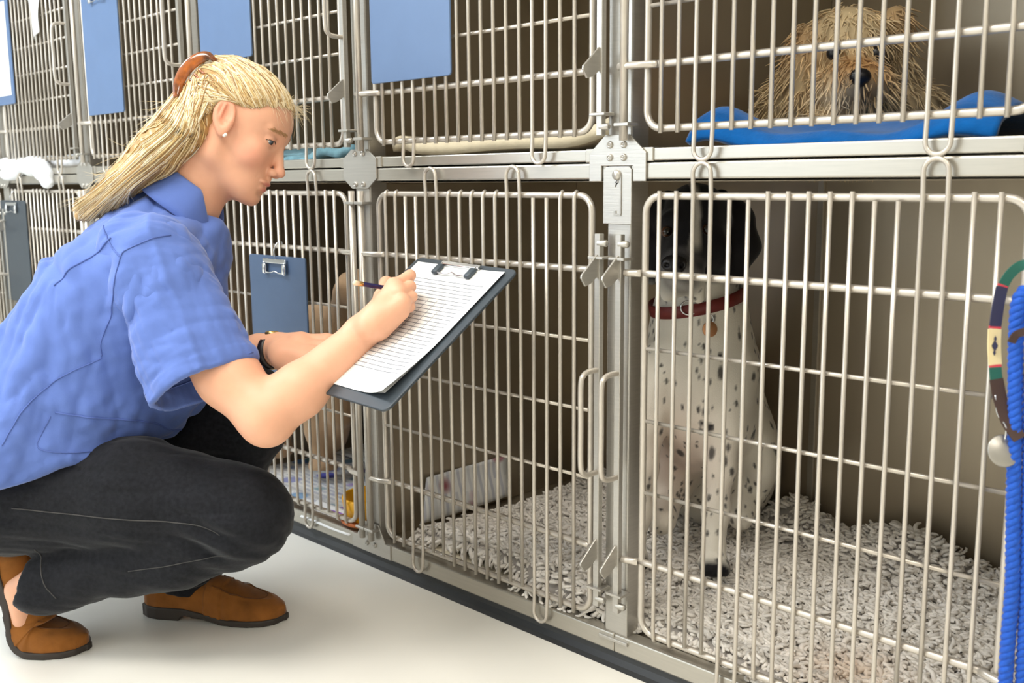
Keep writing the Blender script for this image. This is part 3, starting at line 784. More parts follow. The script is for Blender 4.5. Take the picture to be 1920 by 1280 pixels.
# ------------------------------------------------ face details
ev = []
for sgn in (1, -1):
    c = fromh(70.5, 7, 32*sgn); sv, sf = lathe([(.0117*math.sin(math.pi*i/16), -.0117*math.cos(math.pi*i/16)) for i in range(17)], 24)
    look = (HF*.92-HU*.30+HZ*.10*sgn); look /= np.linalg.norm(look)
    Rm = np.array(Vector(look).to_track_quat('Z', 'Y').to_matrix()); a = sv[:, 2]/.0117
    colr = np.where((a > .955)[:, None], np.array(s2l((20, 16, 16))), np.where((a > .82)[:, None], np.array(s2l((88, 100, 108))), np.array(s2l((232, 226, 222)))))
    wobj('eyeball', sv@Rm.T+c, sf, 'eye', body, colr)
    up_l = [fromh(*x) for x in ((84.3, 6.5, 23*sgn), (83.8, 9.0, 29*sgn), (81.5, 9.6, 35*sgn), (78, 8.2, 41*sgn), (73.5, 5.5, 45*sgn))]
    wobj('eyelashes', *tube(smoothpath(up_l, 5), np.r_[np.linspace(.0006, .0013, 10), np.linspace(.0013, .0009, 11)], 6), 'lash', body)
    br = []
    for i in range(70):
        u = RNG.uniform(0, 1); b0 = fromh(86-u*u*16, 25+5*u-6*u*u+RNG.normal()*1.1, (8+34*u)*sgn)
        dr = -HF*.25*u+HZ*sgn*.8+HU*(.5-u*.6); dr /= np.linalg.norm(dr)
        br.append([b0+dr*.0065*k/4 for k in range(5)])
    br = np.array(br); br = project(br.reshape(-1, 3), head_sdf, .0006, 3).reshape(br.shape)
    wobj('eyebrow', *strands(br, .00045), mat('blonde_brow', (186, 144, 100), .7), body)
for px_, py_ in ((433, 263), (421, 259)):
    pt = project(np.array([P(px_, py_, 1.60)]), head_sdf, .002, 6)[0]
    sv, sf = lathe([(.0026*math.sin(math.pi*i/10), -.0026*math.cos(math.pi*i/10)) for i in range(11)], 14)
    wobj('earring', sv+pt, sf, 'pearl', body)
# ------------------------------------------------ hair
def tail_sdf(p):
    pts = [(392, 196, 42), (350, 238, 47), (296, 288, 43), (232, 342, 30), (172, 390, 13), (148, 406, 3)]
    d = None
    for sd_, k in ((1, .85), (.35, 1), (-.35, 1), (-1, .85)):
        e = chain(p, [P(x, y, 1.69-sd_*(.040, .056, .066, .060, .042, .026)[i]) for i, (x, y, r) in enumerate(pts)], [r*1.69/1906*k for x, y, r in pts], .01)
        d = e if d is None else smin(d, e, .03)
    return d
def FW_N(p): return 1.5*np.sin((p@FW.astype(f32))*90)
def hair_sdf(p):
    q = toh(p); s = q.copy(); s[:, 2] = np.abs(s[:, 2]); x, y, z = s.T
    cap = ell(s, (-8, 36, 0), (97, 76, 77.5))
    hl = np.interp(x, [-48, -6, 18, 38, 56, 75, 90], [-51, 33, 33, 38, 54, 70, 80])
    cap = smax(cap, (hl-y)*.6, 7)
    cap = smax(cap, (x-(84-.0045*np.maximum(y-62, 0)**2)), 5)
    d = cap/1000
    ridge = .0016*np.sin(z*.45+2.2*np.sin(x*.03))*np.clip((y-30)/40, 0, 1)
    d = smin(d+ridge, tail_sdf(p)+.0013*np.sin((p@(RT*.64+UP*.77).astype(f32))*330+FW_N(p)), .018)
    # keep the ear and the neck free
    ear = ell(s, (10, 2, 80), (20, 31, 16)); d = smax(d, -ear/1000, .004)
    return d
v, q = surf(hair_sdf, P(320, 250, 1.69), (.215, .16, .13), .0030, CAX)
hcol = np.tile(np.array(s2l((184, 146, 90))), (len(v), 1))*(1+.12*snoise(v.astype(f32), 90, 52))[:, None]
hair = wobj('hair', v, q, 'hair', colors=hcol)
def lerp_path(pts, u):
    pts = np.asarray(pts, float); s = u*(len(pts)-1); i = min(int(s), len(pts)-2); return pts[i]+(pts[i+1]-pts[i])*(s-i)
line = [(83, 73, 0), (81, 71, 22), (73, 64, 44), (57, 52, 58), (36, 38, 68), (20, 34, 74), (0, 37, 78), (-11, 20, 78), (-22, -4, 74)]
ends = [(132, 384), (140, 392), (146, 402), (150, 410), (160, 412), (176, 408), (196, 400), (214, 393), (236, 382)]
paths = []; offs = []; cols = []
palette = np.array([s2l(c) for c in ((240, 220, 176), (226, 200, 146), (212, 178, 116), (190, 152, 92), (158, 120, 70), (246, 234, 206))])
for i in range(2700):
    u = RNG.uniform(0, 1)**.75; sg = 1 if RNG.uniform() < .74 else -1
    S = lerp_path(line, u); S = S+RNG.normal(size=3)*1.6; S[2] *= sg
    if u < .62:     # combed back into the clip
        C = np.array([-74+RNG.normal()*5, 66-26*u+RNG.normal()*4, sg*(8+30*u)+RNG.normal()*6])
        pts = [S, (S+C)/2+np.array([0, 24-6*u, sg*16*u]), C]
    else:
        C = np.array([RNG.uniform(-62, -34), RNG.uniform(0, 58), sg*RNG.uniform(66, 76)]); pts = [S, (S+C)/2+np.array([0, 3, sg*6]), C]
    w = [fromh(*x) for x in pts]
    near_ = sg > 0 and RNG.uniform() < .85
    tmid = RNG.uniform(1.565, 1.585) if near_ else 1.69-sg*RNG.uniform(-.01, .08)
    sp = np.clip((u-.45)*1.7+RNG.normal()*.25, -1, 1); pr_ = np.array([.64, .77])
    e = lerp_path(ends, np.clip(sp*.5+.5+RNG.normal()*.08, 0, 1)); e = e+RNG.normal(size=2)*np.array([5, 4])
    w += [P(*(np.array([346, 236])+pr_*sp*42), tmid), P(*(np.array([296, 288])+pr_*sp*42), tmid+.008), P(*(np.array([232, 342])+pr_*sp*30), tmid+.02), P(*e, (tmid+1.69)/2)]
    cut = 1.0 if RNG.uniform() < .6 else RNG.uniform(.6, 1)
    pa = smoothpath(w, 6); k = np.linspace(0, len(pa)-1, 30); pa = np.stack([np.interp(k, np.arange(len(pa)), pa[:, j]) for j in range(3)], 1)
    paths.append(pa); offs.append(RNG.uniform(.0003, .0026)+(.002 if RNG.uniform() < .05 else 0))
    cols.append(palette[RNG.integers(0, 6)]*RNG.uniform(.85, 1.1))
paths = np.array(paths, f32); n_, m_, _ = paths.shape
off = np.repeat(np.array(offs, f32), m_)
pj = project(paths.reshape(-1, 3), hair_sdf, 0, 4); g = pj
dd = hair_sdf(pj); gg = np.stack([hair_sdf(pj+vec(*(.001 if i == j else 0 for j in range(3))))-dd for i in range(3)], 1); gg /= np.linalg.norm(gg, axis=1)[:, None]+1e-9
pj = pj+gg*off[:, None]
new = pj.reshape(n_, m_, 3)
for _ in range(4): new[:, 1:-1] = .5*new[:, 1:-1]+.25*(new[:, :-2]+new[:, 2:])
f2_ = new.reshape(-1, 3); sd = hair_sdf(f2_.astype(f32)); lift_ = np.clip(off*.7-sd, 0, .006); f2_ = f2_+gg*lift_[:, None]; new = f2_.reshape(n_, m_, 3)
wt_ = np.clip((np.arange(m_)-(m_-9))/8, 0, 1)[None, :, None]; new = new*(1-wt_*.6)+paths*wt_*.6
v, q = strands(new, RNG.uniform(.0005, .0011, n_), 4, .3)
tag(wobj('hair_strands', v, q, 'hair', hair, colors=np.repeat(np.array(cols), m_*4, 0)), kind='stuff')
# loose hairs at the forehead and along the tail
fl = []
for i in range(150):
    if i < 80:
        u = RNG.uniform(0, .35); b0 = fromh(*(lerp_path(line, u)+np.array([-4, 6, 0]))*np.array([1, 1, RNG.choice([-1, 1])]))
        d = HF*RNG.uniform(.3, 1)+HU*RNG.uniform(-.7, .9)+HZ*RNG.normal()*.4; L = RNG.uniform(.012, .034)
    else:
        k = RNG.uniform(0, 1); b0 = P(330-170*k, 180+190*k, 1.66+RNG.normal()*.03); d = -RT*RNG.uniform(.4, .9)-UP*RNG.uniform(-.1, .7)+FW*RNG.normal()*.3; L = RNG.uniform(.02, .05)
    d /= np.linalg.norm(d); cv_ = np.cross(d, FW)*RNG.normal()*.35
    fl.append([b0+d*L*s+cv_*L*s*s-UP*L*.3*s*s for s in np.linspace(0, 1, 8)])
v, q = strands(np.array(fl), .00022, 3, .3); tag(wobj('loose_hairs', v, q, 'hair', hair, colors=np.tile(palette[0], (len(v), 1))), kind='stuff')
# hair clip: curved tortoiseshell claw
def band(path, width, thick, wdir):
    p = np.asarray(path); t = np.gradient(p, axis=0); t /= np.linalg.norm(t, axis=1)[:, None]; n = len(p); V = []
    for i in range(n):
        b = wdir-t[i]*(wdir@t[i]); b /= np.linalg.norm(b); nn = np.cross(t[i], b); wd = width*(.45+.55*math.sin(math.pi*min(1, max(0, (i+1.5)/(n+2)))))
        for k in range(10):
            a = 2*math.pi*k/10; V.append(p[i]+b*wd*math.cos(a)+nn*thick*math.sin(a))
    Fc = grid_faces(n, 10, True).tolist()+[list(range(10))[::-1], [(n-1)*10+k for k in range(10)]]
    return np.array(V), Fc
hc = link('hair_clip', None, hair); 
pa = smoothpath([P(331, 182, 1.625), P(335, 156, 1.628), P(348, 130, 1.63), P(368, 112, 1.632), P(390, 105, 1.635), P(405, 114, 1.64)], 6)
wobj('jaw', *band(pa, .0105, .004, UP-RT), 'tortoise', hc)
pa = smoothpath([P(352, 178, 1.66), P(364, 152, 1.66), P(384, 130, 1.66), P(404, 115, 1.65)], 5)
wobj('jaw', *band(pa, .006, .004, UP-RT), 'tortoise', hc)
for k in range(5):
    a0 = P(337+k*9, 166-k*9, 1.628); wobj('tooth', *tube([a0, a0+RT*.010-UP*.008, a0+RT*.014-UP*.020], [.0022, .0018, .0008], 7), 'tortoise', hc)
# ------------------------------------------------ wrist watch on the far arm
wc = P(511, 659, 1.686); wa = P(520, 655, 1.68)-P(488, 657, 1.70); wa /= np.linalg.norm(wa)
e1 = np.cross(wa, UP); e1 /= np.linalg.norm(e1); e2 = np.cross(e1, wa)
ring = [wc+(e1*math.cos(a)*.0285+e2*math.sin(a)*.0275) for a in np.linspace(0, 2*math.pi, 36, endpoint=False)]
V = []
for p_ in ring:
    o_ = (p_-wc)/np.linalg.norm(p_-wc)
    for a_, b_ in ((-.006, -.0012), (.006, -.0012), (.006, .0014), (-.006, .0014)): V.append(p_+wa*a_+o_*b_)
wt = wobj('wristwatch', np.array(V), np.vstack([grid_faces(36, 4, True), [[140+k, 140+(k+1) % 4, (k+1) % 4, k] for k in range(4)]]), 'leather', smooth=False)
cs, cf = lathe([(0, .003), (.0095, .003), (.0115, .001), (.0115, -.003)], 24); Rm = np.array(Vector(e2).to_track_quat('Z', 'Y').to_matrix())
wobj('watch_case', cs@Rm.T+wc+e2*.031, cf, 'gold', wt)
bk, bf = bbox(-.004, .004, -.007, .007, -.001, .001, .0008, 1); Rm = np.array(Vector(-e2*.8+e1*-.0).to_track_quat('Z', 'Y').to_matrix())
wobj('buckle', bk@Rm.T+wc-e2*.029, bf, 'gold', wt)
# ------------------------------------------------ loafers
sx = [0, .01, .03, .07, .12, .17, .20, .225, .243, .252]; sw = [.016, .025, .0305, .031, .034, .042, .042, .036, .023, .004]
hx = [0, .03, .07, .10, .13, .16, .19, .22, .252]; hh = [.066, .068, .058, .064, .068, .060, .047, .040, .026]
def base(x): return np.interp(x, [.08, .15], [.022, .011])
def upper_sdf(p):
    x, y, z = p.T; w = np.interp(x, sx, sw)+.0001; H = np.interp(x, hx, hh); b = base(x)
    zz = np.clip((z-b)/(H-b), 0, 9)
    f = ((np.abs(y)/w)**2.3+zz**2.6)**(1/2.3)-1; d = f*np.minimum(w, .03)
    d = np.maximum(d, b-.002-z); d = np.maximum(d, -x); d = np.maximum(d, x-.252)
    # raised apron seam round the toe
    ax = (x-.158)/.072; ay = y/.027; rr = np.sqrt(ax**2+ay**2); ridge = np.exp(-((rr-1)/.06)**2)*(x > .13); d = d-.0018*ridge
    # saddle strap across the instep
    d = d-.0016*((x > .118) & (x < .150))
    d += .0012*np.sin(x*180+4*y*30)*np.exp(-((x-.165)/.012)**2)
    op = ell(p, (.064, 0, .086), (.058, .0235, .034)); return smax(d, -op, .003)
def sole_sdf(p):
    x, y, z = p.T; w = np.interp(x, sx, sw)+.0028; b = base(x); lo = np.interp(x, [.07, .078, .115, .150], [0, .009, .006, 0])
    d = np.maximum(np.abs(y)-w, np.maximum(z-b, lo-z)); d = np.maximum(d, np.maximum(-x-.003, x-.255)); return d
uv, uq = surf(upper_sdf, (.125, 0, .038), (.14, .055, .045), .0021)
lv_, lq_ = surf(sole_sdf, (.125, 0, .012), (.14, .055, .02), .0022)
ap = np.array([(.158+.072*math.cos(a), .027*math.sin(a), .05) for a in np.linspace(-1.75, 1.75, 40)]); ap = project(ap, upper_sdf, .0004, 6)
def bend(v, A, xb=.178, Lb=.055, z0=.008):
    v = np.asarray(v, float).copy(); s = np.clip(xb-v[:, 0], 0, None); th_ = A*np.clip(s/Lb, 0, 1)
    r_ = Lb/A; s1 = np.minimum(s, Lb); X = xb-r_*np.sin(A*s1/Lb)-np.clip(s-Lb, 0, None)*math.cos(A); Z = z0+r_*(1-np.cos(A*s1/Lb))+np.clip(s-Lb, 0, None)*math.sin(A)
    m = s > 0; dz = v[:, 2]-z0
    v[m, 2] = (Z+dz*np.cos(th_))[m]; v[m, 0] = (X+dz*np.sin(th_))[m]; return v
def shoe(toe, heading, A):
    h_ = np.array([math.cos(heading), math.sin(heading), 0]); l_ = np.array([-h_[1], h_[0], 0])
    def place(v):
        if A: v = bend(v, A)
        return toe+np.outer(v[:, 0]-.25, h_)+np.outer(v[:, 1], l_)+np.outer(v[:, 2], [0, 0, 1])
    s = wobj('loafer', place(uv), uq, 'suede'); wobj('sole', place(lv_), lq_, 'sole', s)
    wobj('apron_stitch', *tube(place(ap), .0007, 6), 'stitch_tan', s)
def onfloor(px, py):
    d = FW+RT*((px-960)/F_PX)+UP*((640-py)/F_PX); return CAM+d*(-CAM[2]/d[2])
shoe(onfloor(534, 1160), math.radians(36), 0)
shoe(onfloor(164, 1216), math.radians(40), math.radians(78))
# ------------------------------------------------ clipboard and pencil in her hands
M['board'] = mat('slate_board', (58, 66, 73), .42, noise=.05, nscale=30)
M['blue_board'] = mat('blue_board', (92, 116, 152), .4, noise=.05, nscale=12, bump=.15, bscale=9)
M['navy_board'] = mat('navy_board', (66, 86, 114), .45, noise=.06, nscale=14)
M['chrome'] = mat('chrome', (214, 216, 218), .16, 1.)
M['darkmetal'] = mat('dark_rubber_foot', (62, 72, 80), .4)
M['paper'] = mat('white_paper', (236, 236, 234), .75)
def sheet_lines(m, rows, cols_):
    nt = m.node_tree; L = nt.links.new; b = nt.nodes['Principled BSDF']; tc = nt.nodes.new('ShaderNodeTexCoord'); sp = nt.nodes.new('ShaderNodeSeparateXYZ'); L(tc.outputs['Object'], sp.inputs[0])
    def math_(op, a, bb=None):
        n = nt.nodes.new('ShaderNodeMath'); n.operation = op
        for i, q in enumerate((a, bb)):
            if q is None: continue
            if isinstance(q, (int, float)): n.inputs[i].default_value = q
            else: L(q, n.inputs[i])
        return n.outputs[0]
    fy = math_('FRACT', math_('MULTIPLY', sp.outputs['Y'], 1/rows)); ly = math_('LESS_THAN', fy, .2)
    fx = math_('FRACT', math_('MULTIPLY', sp.outputs['X'], 1/cols_)); lx = math_('LESS_THAN', fx, .045)
    inx = math_('LESS_THAN', math_('ABSOLUTE', sp.outputs['X']), .086); iny = math_('MULTIPLY', math_('GREATER_THAN', sp.outputs['Y'], -.095), math_('LESS_THAN', sp.outputs['Y'], .108))
    k = math_('MULTIPLY', math_('MULTIPLY', math_('MAXIMUM', ly, math_('MULTIPLY', lx, math_('LESS_THAN', sp.outputs['Y'], .06))), inx), iny)
    mx = nt.nodes.new('ShaderNodeMix'); mx.data_type = 'RGBA'; mx.inputs['A'].default_value = (*s2l((236, 236, 234)), 1); mx.inputs['B'].default_value = (*s2l((128, 132, 138)), 1)
    L(k, mx.inputs['Factor']); L(mx.outputs['Result'], b.inputs['Base Color'])
M['form'] = mat('printed_form', (247, 247, 245), .75); sheet_lines(M['form'], .0078, .0215)
def rplate(w, h, r, th, b=.0012):
    pts = [(x, z) for x, _, z in rrect(w, h, r, -h/2, 4)]; return prism(pts, th, 'z', -th, b)
def sheet(w, h, lift=None, n=14, th=.0003):
    V = []
    for i in range(n):
        for j in range(n):
            x = -w/2+w*i/(n-1); y = -h/2+h*j/(n-1); V.append((x, y, (lift(x, y) if lift else 0)+th))
    return np.array(V), grid_faces(n, n)
def board_clip(parent, y, w=.088, s=1., dark=True):
    c = link('clip', None, parent, (0, y, 0))
    cl = link('clip_plate', mesh_data('clip_plate', *bbox(-w/2, w/2, -.003, .006, .001, .0065, .0015), 'chrome', False), c)
    wire = smoothpath([(-w/2+.004, .0, .006), (-w/2+.004, -.014, .0075), (-w/2+.010, -.022, .006), (-w*.15, -.0225, .005), (0, -.019, .006), (w*.15, -.0225, .005), (w/2-.010, -.022, .006), (w/2-.004, -.014, .0075), (w/2-.004, 0, .006)], 4)
    link('clip_wire', mesh_data('clip_wire', *tube(wire, .0013, 8), 'chrome'), c)
    for k in (-1, 1):
        link('clip_foot', mesh_data('clip_foot', *bbox(k*(w/2-.006)-.006, k*(w/2-.006)+.006, -.026, -.004, .002, .0095, .003), 'darkmetal' if dark else 'chrome'), c)
    return c
cb = thing('clipboard', 'dark grey clipboard with a white ruled form, held by the kneeling woman', 'clipboard', BC)
cb.matrix_world = Matrix(((BU[0], BV[0], BN[0], BC[0]), (BU[1], BV[1], BN[1], BC[1]), (BU[2], BV[2], BN[2], BC[2]), (0, 0, 0, 1)))
link('board', mesh_data('board', *rplate(BW_+.004, BL_+.012, .012, .0045), 'board', False), cb)
pl_ = lambda k: (lambda x, y: .0006*k+.012*max(0, (x-.03)/.09)**2*max(0, (-y-.02)/.13)**1.5*(1+.5*k)+.003*max(0, (x-.05)/.06)**2)
for k in range(3):
    o = link('paper_sheet', mesh_data('paper_sheet', *sheet(.205, .272, pl_(k)), 'form' if k == 2 else 'paper'), cb, (-.004+.001*k, .006-.002*k, 0))
board_clip(cb, BL_/2-.006)
pe, pt_ = P(665, 530, 1.492), onboard(763, 546, .0015); dr = (pt_-pe); PL = np.linalg.norm(dr); dr /= PL
pc = thing('pencil', 'dark blue pencil with a pale eraser in the woman\'s writing hand', 'pencil', pe)
M['navy_paint'] = mat('navy_lacquer', (38, 36, 92), .25, spec=.6); M['eraser'] = mat('cream_eraser', (236, 214, 182), .8); M['wood'] = mat('pencil_wood', (206, 164, 110), .7); M['graphite'] = mat('graphite', (44, 44, 48), .4)
seg_ = lambda a, b: [dr*a, dr*(a+b)/2, dr*b]
obj('shaft', *tube(seg_(.016, PL-.018), .0038, 6), 'navy_paint', pc, False); obj('eraser', *tube([dr*-.002, dr*0, dr*.009], [.0025, .0037, .0037], 12), 'eraser', pc); obj('ferrule', *tube(seg_(.008, .017), .0039, 12), 'gold', pc)
obj('point', *tube([dr*(PL-.018), dr*(PL-.003)], [.0038, .0009], 6), 'wood', pc, False); obj('lead', *tube([dr*(PL-.004), dr*PL], [.001, .0003], 6), 'graphite', pc)
# ------------------------------------------------------------------ dogs
M['fur'] = mat('short_fur', (220, 214, 200), .75, vcol=True, bump=.25, bscale=420, sheen=.2, spec=.25)
M['shag'] = mat('shaggy_fur', (196, 168, 122), .6, vcol=True, sheen=.15, spec=.3)
M['nose'] = mat('wet_nose', (26, 24, 26), .3, bump=.3, bscale=300)
M['deye'] = mat('dog_eye', (30, 18, 12), .08, vcol=True, spec=.7)
M['collar_red'] = mat('oxblood_collar', (112, 38, 34), .5, noise=.1, nscale=60)
M['tag'] = mat('copper_tag', (205, 150, 108), .35, .5)
def loc3(p, c): return (p-np.asarray(c, f32))@CAX.T.astype(f32)       # right, up, away
HD = P(1304, 405, 1.75)
eyeR, eyeL = P(1325, 430, 1.676), P(1251, 434, 1.684)
def dog_sdf(p):
    d = ell(p, HD, (.058, .056, .066), CAX)
    d = smin(d, rc(p, P(1296, 440, 1.715), P(1273, 508, 1.655), .046, .035), .022)
    d = smin(d, ell(p, P(1276, 525, 1.665), (.040, .026, .036), CAX), .014)
    d = smin(d, rc(p, P(1262, 536, 1.655), P(1252, 552, 1.665), .018, .012), .01); d = smin(d, rc(p, P(1300, 530, 1.66), P(1308, 555, 1.672), .018, .012), .01)
    d = smin(d, rc(p, P(1325, 410, 1.705), P(1350, 415, 1.74), .018, .016), .015); d = smin(d, rc(p, P(1256, 414, 1.70), P(1246, 420, 1.74), .016, .015), .015)
    d = smin(d, ell(p, P(1342, 470, 1.72), (.026, .035, .04), CAX), .02); d = smin(d, ell(p, P(1256, 470, 1.72), (.020, .03, .035), CAX), .02)
    for c, q in ((eyeR, 1), (eyeL, 1)): d = smax(d, -sph(p, c-FW*.004, .0085), .006)
    # hanging ears
    e = chain(p, [P(1352, 372, 1.78), P(1382, 410, 1.775), P(1394, 460, 1.765), P(1378, 520, 1.765)], [.016, .026, .026, .012], .02)
    e2 = chain(p, [P(1252, 372, 1.78), P(1228, 405, 1.765), P(1222, 460, 1.755), P(1223, 525, 1.755)], [.014, .020, .020, .009], .02)
    d = smin(d, np.minimum(e, e2), .010)
    # neck, chest, trunk
    d = smin(d, rc(p, P(1312, 440, 1.80), P(1312, 570, 1.80), .062, .074), .03)
    d = smin(d, ell(p, P(1312, 660, 1.815), (.096, .12, .10), CAX), .04)
    d = smin(d, ell(p, P(1318, 770, 1.84), (.098, .11, .12), CAX), .05)
    d = smin(d, rc(p, P(1320, 690, 1.90), P(1345, 880, 2.02), .10, .115), .05)
    d = smin(d, ell(p, P(1412, 845, 1.92), (.042, .088, .11), CAX), .03)
    d = smin(d, ell(p, P(1250, 868, 1.93), (.060, .085, .11), CAX), .03)
    d = smin(d, rc(p, P(1402, 920, 1.89), P(1388, 968, 1.84), .032, .024), .02)
    d = smin(d, rc(p, P(1245, 930, 1.88), P(1240, 975, 1.80), .035, .026), .02)
    # fore legs
    leg = chain(p, [P(1372, 690, 1.775), P(1358, 800, 1.745), P(1350, 880, 1.735), P(1342, 960, 1.728), P(1338, 1030, 1.722)], [.044, .031, .023, .0205, .021], .02)
    leg2 = chain(p, [P(1236, 690, 1.785), P(1216, 790, 1.765), P(1206, 880, 1.757), P(1196, 960, 1.75), P(1188, 1020, 1.745)], [.044, .030, .023, .0205, .021], .02)
    d = smin(d, leg, .018); d = smin(d, leg2, .018)
    for px, py, t in ((1337, 1056, 1.712), (1186, 1044, 1.735)):
        w = ell(p, P(px, py, t), (.026, .019, .030), CAX)
        for k in (-1.5, -.5, .5, 1.5): w = smin(w, ell(p, P(px, py+7, t)+RT*.0115*k-FW*(.020-.003*abs(k)), (.0085, .0125, .013), CAX), .004)
        d = smin(d, w, .010)
    return d+.0008*snoise(p, 120, 61)
v, q = surf(dog_sdf, P(1320, 715, 1.86), (.165, .38, .31), .0037, CAX)
pv = v.astype(f32); L3 = loc3(pv, HD); n = len(v)
white = np.array(s2l((228, 222, 208))); black = np.array(s2l((24, 22, 24)))
col = np.tile(white, (n, 1))*(1+.05*snoise(pv, 60, 62))[:, None]
belly = np.exp(-(((loc3(pv, P(1268, 850, 1.80)))/np.array([.075, .10, .12]))**2).sum(1)); col = col*(1-.55*belly[:, None])+np.array(s2l((196, 156, 138)))*.55*belly[:, None]
sr = np.random.default_rng(5); idx = sr.choice(n, 900, replace=False)
hgt = pv@UP.astype(f32); order = np.argsort(hgt); sh_ = hgt[order]
for i in idx:
    c = pv[i]; r = sr.uniform(.0020, .0044) if sr.uniform() < .88 else sr.uniform(.005, .0085)
    lo_, hi_ = np.searchsorted(sh_, (hgt[i]-.022, hgt[i]+.022)); near_ = order[lo_:hi_]; near_ = near_[np.abs(pv[near_]-c).max(1) < .02]
    dl = loc3(pv[near_], c); m = (dl[:, 0]/r)**2+(dl[:, 1]/(r*sr.uniform(1.1, 2)))**2+(dl[:, 2]/r)**2
    w = np.clip(1.3-m*.9, 0, .88)[:, None]; col[near_] = col[near_]*(1-w)+black*2.2*w
wl = L3+np.array([0, 0, 0]); a, b, c3 = L3.T
# black mask: skull and ears; white blaze and grey muzzle
earm = np.maximum(np.exp(-(loc3(pv, P(1385, 455, 1.77))/np.array([.034, .085, .05]))**4).prod(1), np.exp(-(loc3(pv, P(1223, 455, 1.757))/np.array([.026, .085, .045]))**4).prod(1))
mask = np.clip((b+.118)/.010+snoise(pv, 70, 63)*.5, 0, 1)*np.clip((.050-c3+.25*(b+.03))/.02, 0, 1)
mask = np.maximum(mask, earm*1.3); mask = np.clip(mask, 0, 1)
muz = np.exp(-((loc3(pv, P(1276, 515, 1.64))/np.array([.046, .046, .05]))**2).sum(1)); muz = np.clip(muz*2.6-.8, 0, 1)
w = mask[:, None]; col = col*(1-w)+black*w
grey = np.array(s2l((118, 115, 113)))*(1+.5*snoise(pv, 260, 64))[:, None]
w = (muz*.8)[:, None]; col = col*(1-w)+grey*w
bl = np.clip(1.4-np.abs(a+.010+(.0*b)+.18*np.clip(-b-.01, 0, 1))/np.clip(.0055+.12*np.clip(-b-.02, 0, 1), .003, .03), 0, 1)*np.clip((.075+b)/.02, 0, 1)*np.clip((.05-c3)/.02, 0, 1)*np.clip(1-earm*3, 0, 1)
w = (bl*.85)[:, None]; col = col*(1-w)+np.array(s2l((222, 216, 204)))*w
noser = np.exp(-((loc3(pv, P(1266, 492, 1.625))/np.array([.028, .018, .03]))**2).sum(1)); w = np.clip(noser*2-.7, 0, 1)[:, None]; col = col*(1-w)+np.array(s2l((38, 36, 38)))*w
for px, py, t in ((1337, 1072, 1.69), (1186, 1058, 1.71)):
    w = np.clip(2.6*np.exp(-((loc3(pv, P(px, py, t))/np.array([.036, .020, .034]))**2).sum(1))-.6, 0, 1)[:, None]; col = col*(1-w)+black*w
dog = thing('dog', 'black and white spotted dog sitting upright behind the lower cage door', 'dog', (-.98, .33, .06))
DL = np.array(dog.location)
obj('body', v-DL, q, 'fur', dog, colors=np.clip(col, 0, 1))
for c in (eyeR, eyeL):
    sv, sf = lathe([(.0098*math.sin(math.pi*i/12), -.0098*math.cos(math.pi*i/12)) for i in range(13)], 18)
    Rm = np.array(Vector(-FW).to_track_quat('Z', 'Y').to_matrix()); aa = sv[:, 2]/.0098
    cc = np.where((aa > .82)[:, None], np.array(s2l((10, 8, 8))), np.where((aa > .35)[:, None], np.array(s2l((74, 44, 24))), np.array(s2l((120, 96, 88)))))
    obj('eye', sv@Rm.T+c+FW*.0035-DL, sf, 'deye', dog, colors=cc)
nz = lambda p: smax(smin(ell(p, P(1264, 494, 1.618), (.021, .014, .014), CAX), ell(p, P(1266, 505, 1.622), (.012, .012, .01), CAX), .006), -np.minimum(ell(p, P(1250, 497, 1.607), (.0045, .004, .008), CAX), ell(p, P(1279, 497, 1.607), (.0045, .004, .008), CAX)), .003)
v, q = surf(nz, P(1264, 497, 1.62), (.03, .026, .026), .0018, CAX); obj('nose', v-DL, q, 'nose', dog)
# the dog's collar and tag
def ringband(c, ax, e1, e2, r1, r2, w, th, n=48):
    V = []
    for i in range(n):
        an = 2*math.pi*i/n; o = e1*math.cos(an)*r1+e2*math.sin(an)*r2; u = o/np.linalg.norm(o)
        for x, y in ((-w, -th), (w, -th), (w, th), (-w, th)): V.append(c+o+ax*x+u*y)
    F_ = np.vstack([grid_faces(n, 4, True), [[(n-1)*4+k, (n-1)*4+(k+1) % 4, (k+1) % 4, k] for k in range(4)]]); return np.array(V), F_
cax = UP*.95-RT*.22+FW*-.20; cax /= np.linalg.norm(cax); ce1 = RT-cax*(RT@cax); ce1 /= np.linalg.norm(ce1); ce2 = np.cross(cax, ce1)
cc_ = P(1306, 562, 1.80)
col_o = thing('dog_collar', 'dark red collar with a round copper tag on the spotted dog', 'collar', cc_)
v, q = ringband(np.zeros(3), cax, ce1, ce2, .0835, .0835, .0105, .002); obj('strap', v, q, 'collar_red', col_o, False)
front = -FW
bk = P(1303, 577, 1.722)-cc_
for k in (-1, 1):
    ringp = [bk+RT*(.014*math.cos(a)+k*.010)+UP*.012*math.sin(a) for a in np.linspace(0, 2*math.pi, 16, endpoint=False)]
    obj('buckle', *tube(ringp, .0016, 6, True), 'chrome', col_o)
tg, tf = lathe([(0, .001), (.0125, .001), (.0135, 0), (.0125, -.001), (0, -.001)], 28); Rm = np.array(Vector(-FW+RT*.2).to_track_quat('Z', 'Y').to_matrix())
obj('tag', tg@Rm.T+P(1331, 617, 1.708)-cc_, tf, 'tag', col_o)
obj('tag_ring', *tube([P(1331, 599, 1.71)-cc_+RT*.006*math.cos(a)+UP*.008*math.sin(a) for a in np.linspace(0, 6.2832, 16, endpoint=False)], .0009, 6, True), 'chrome', col_o)

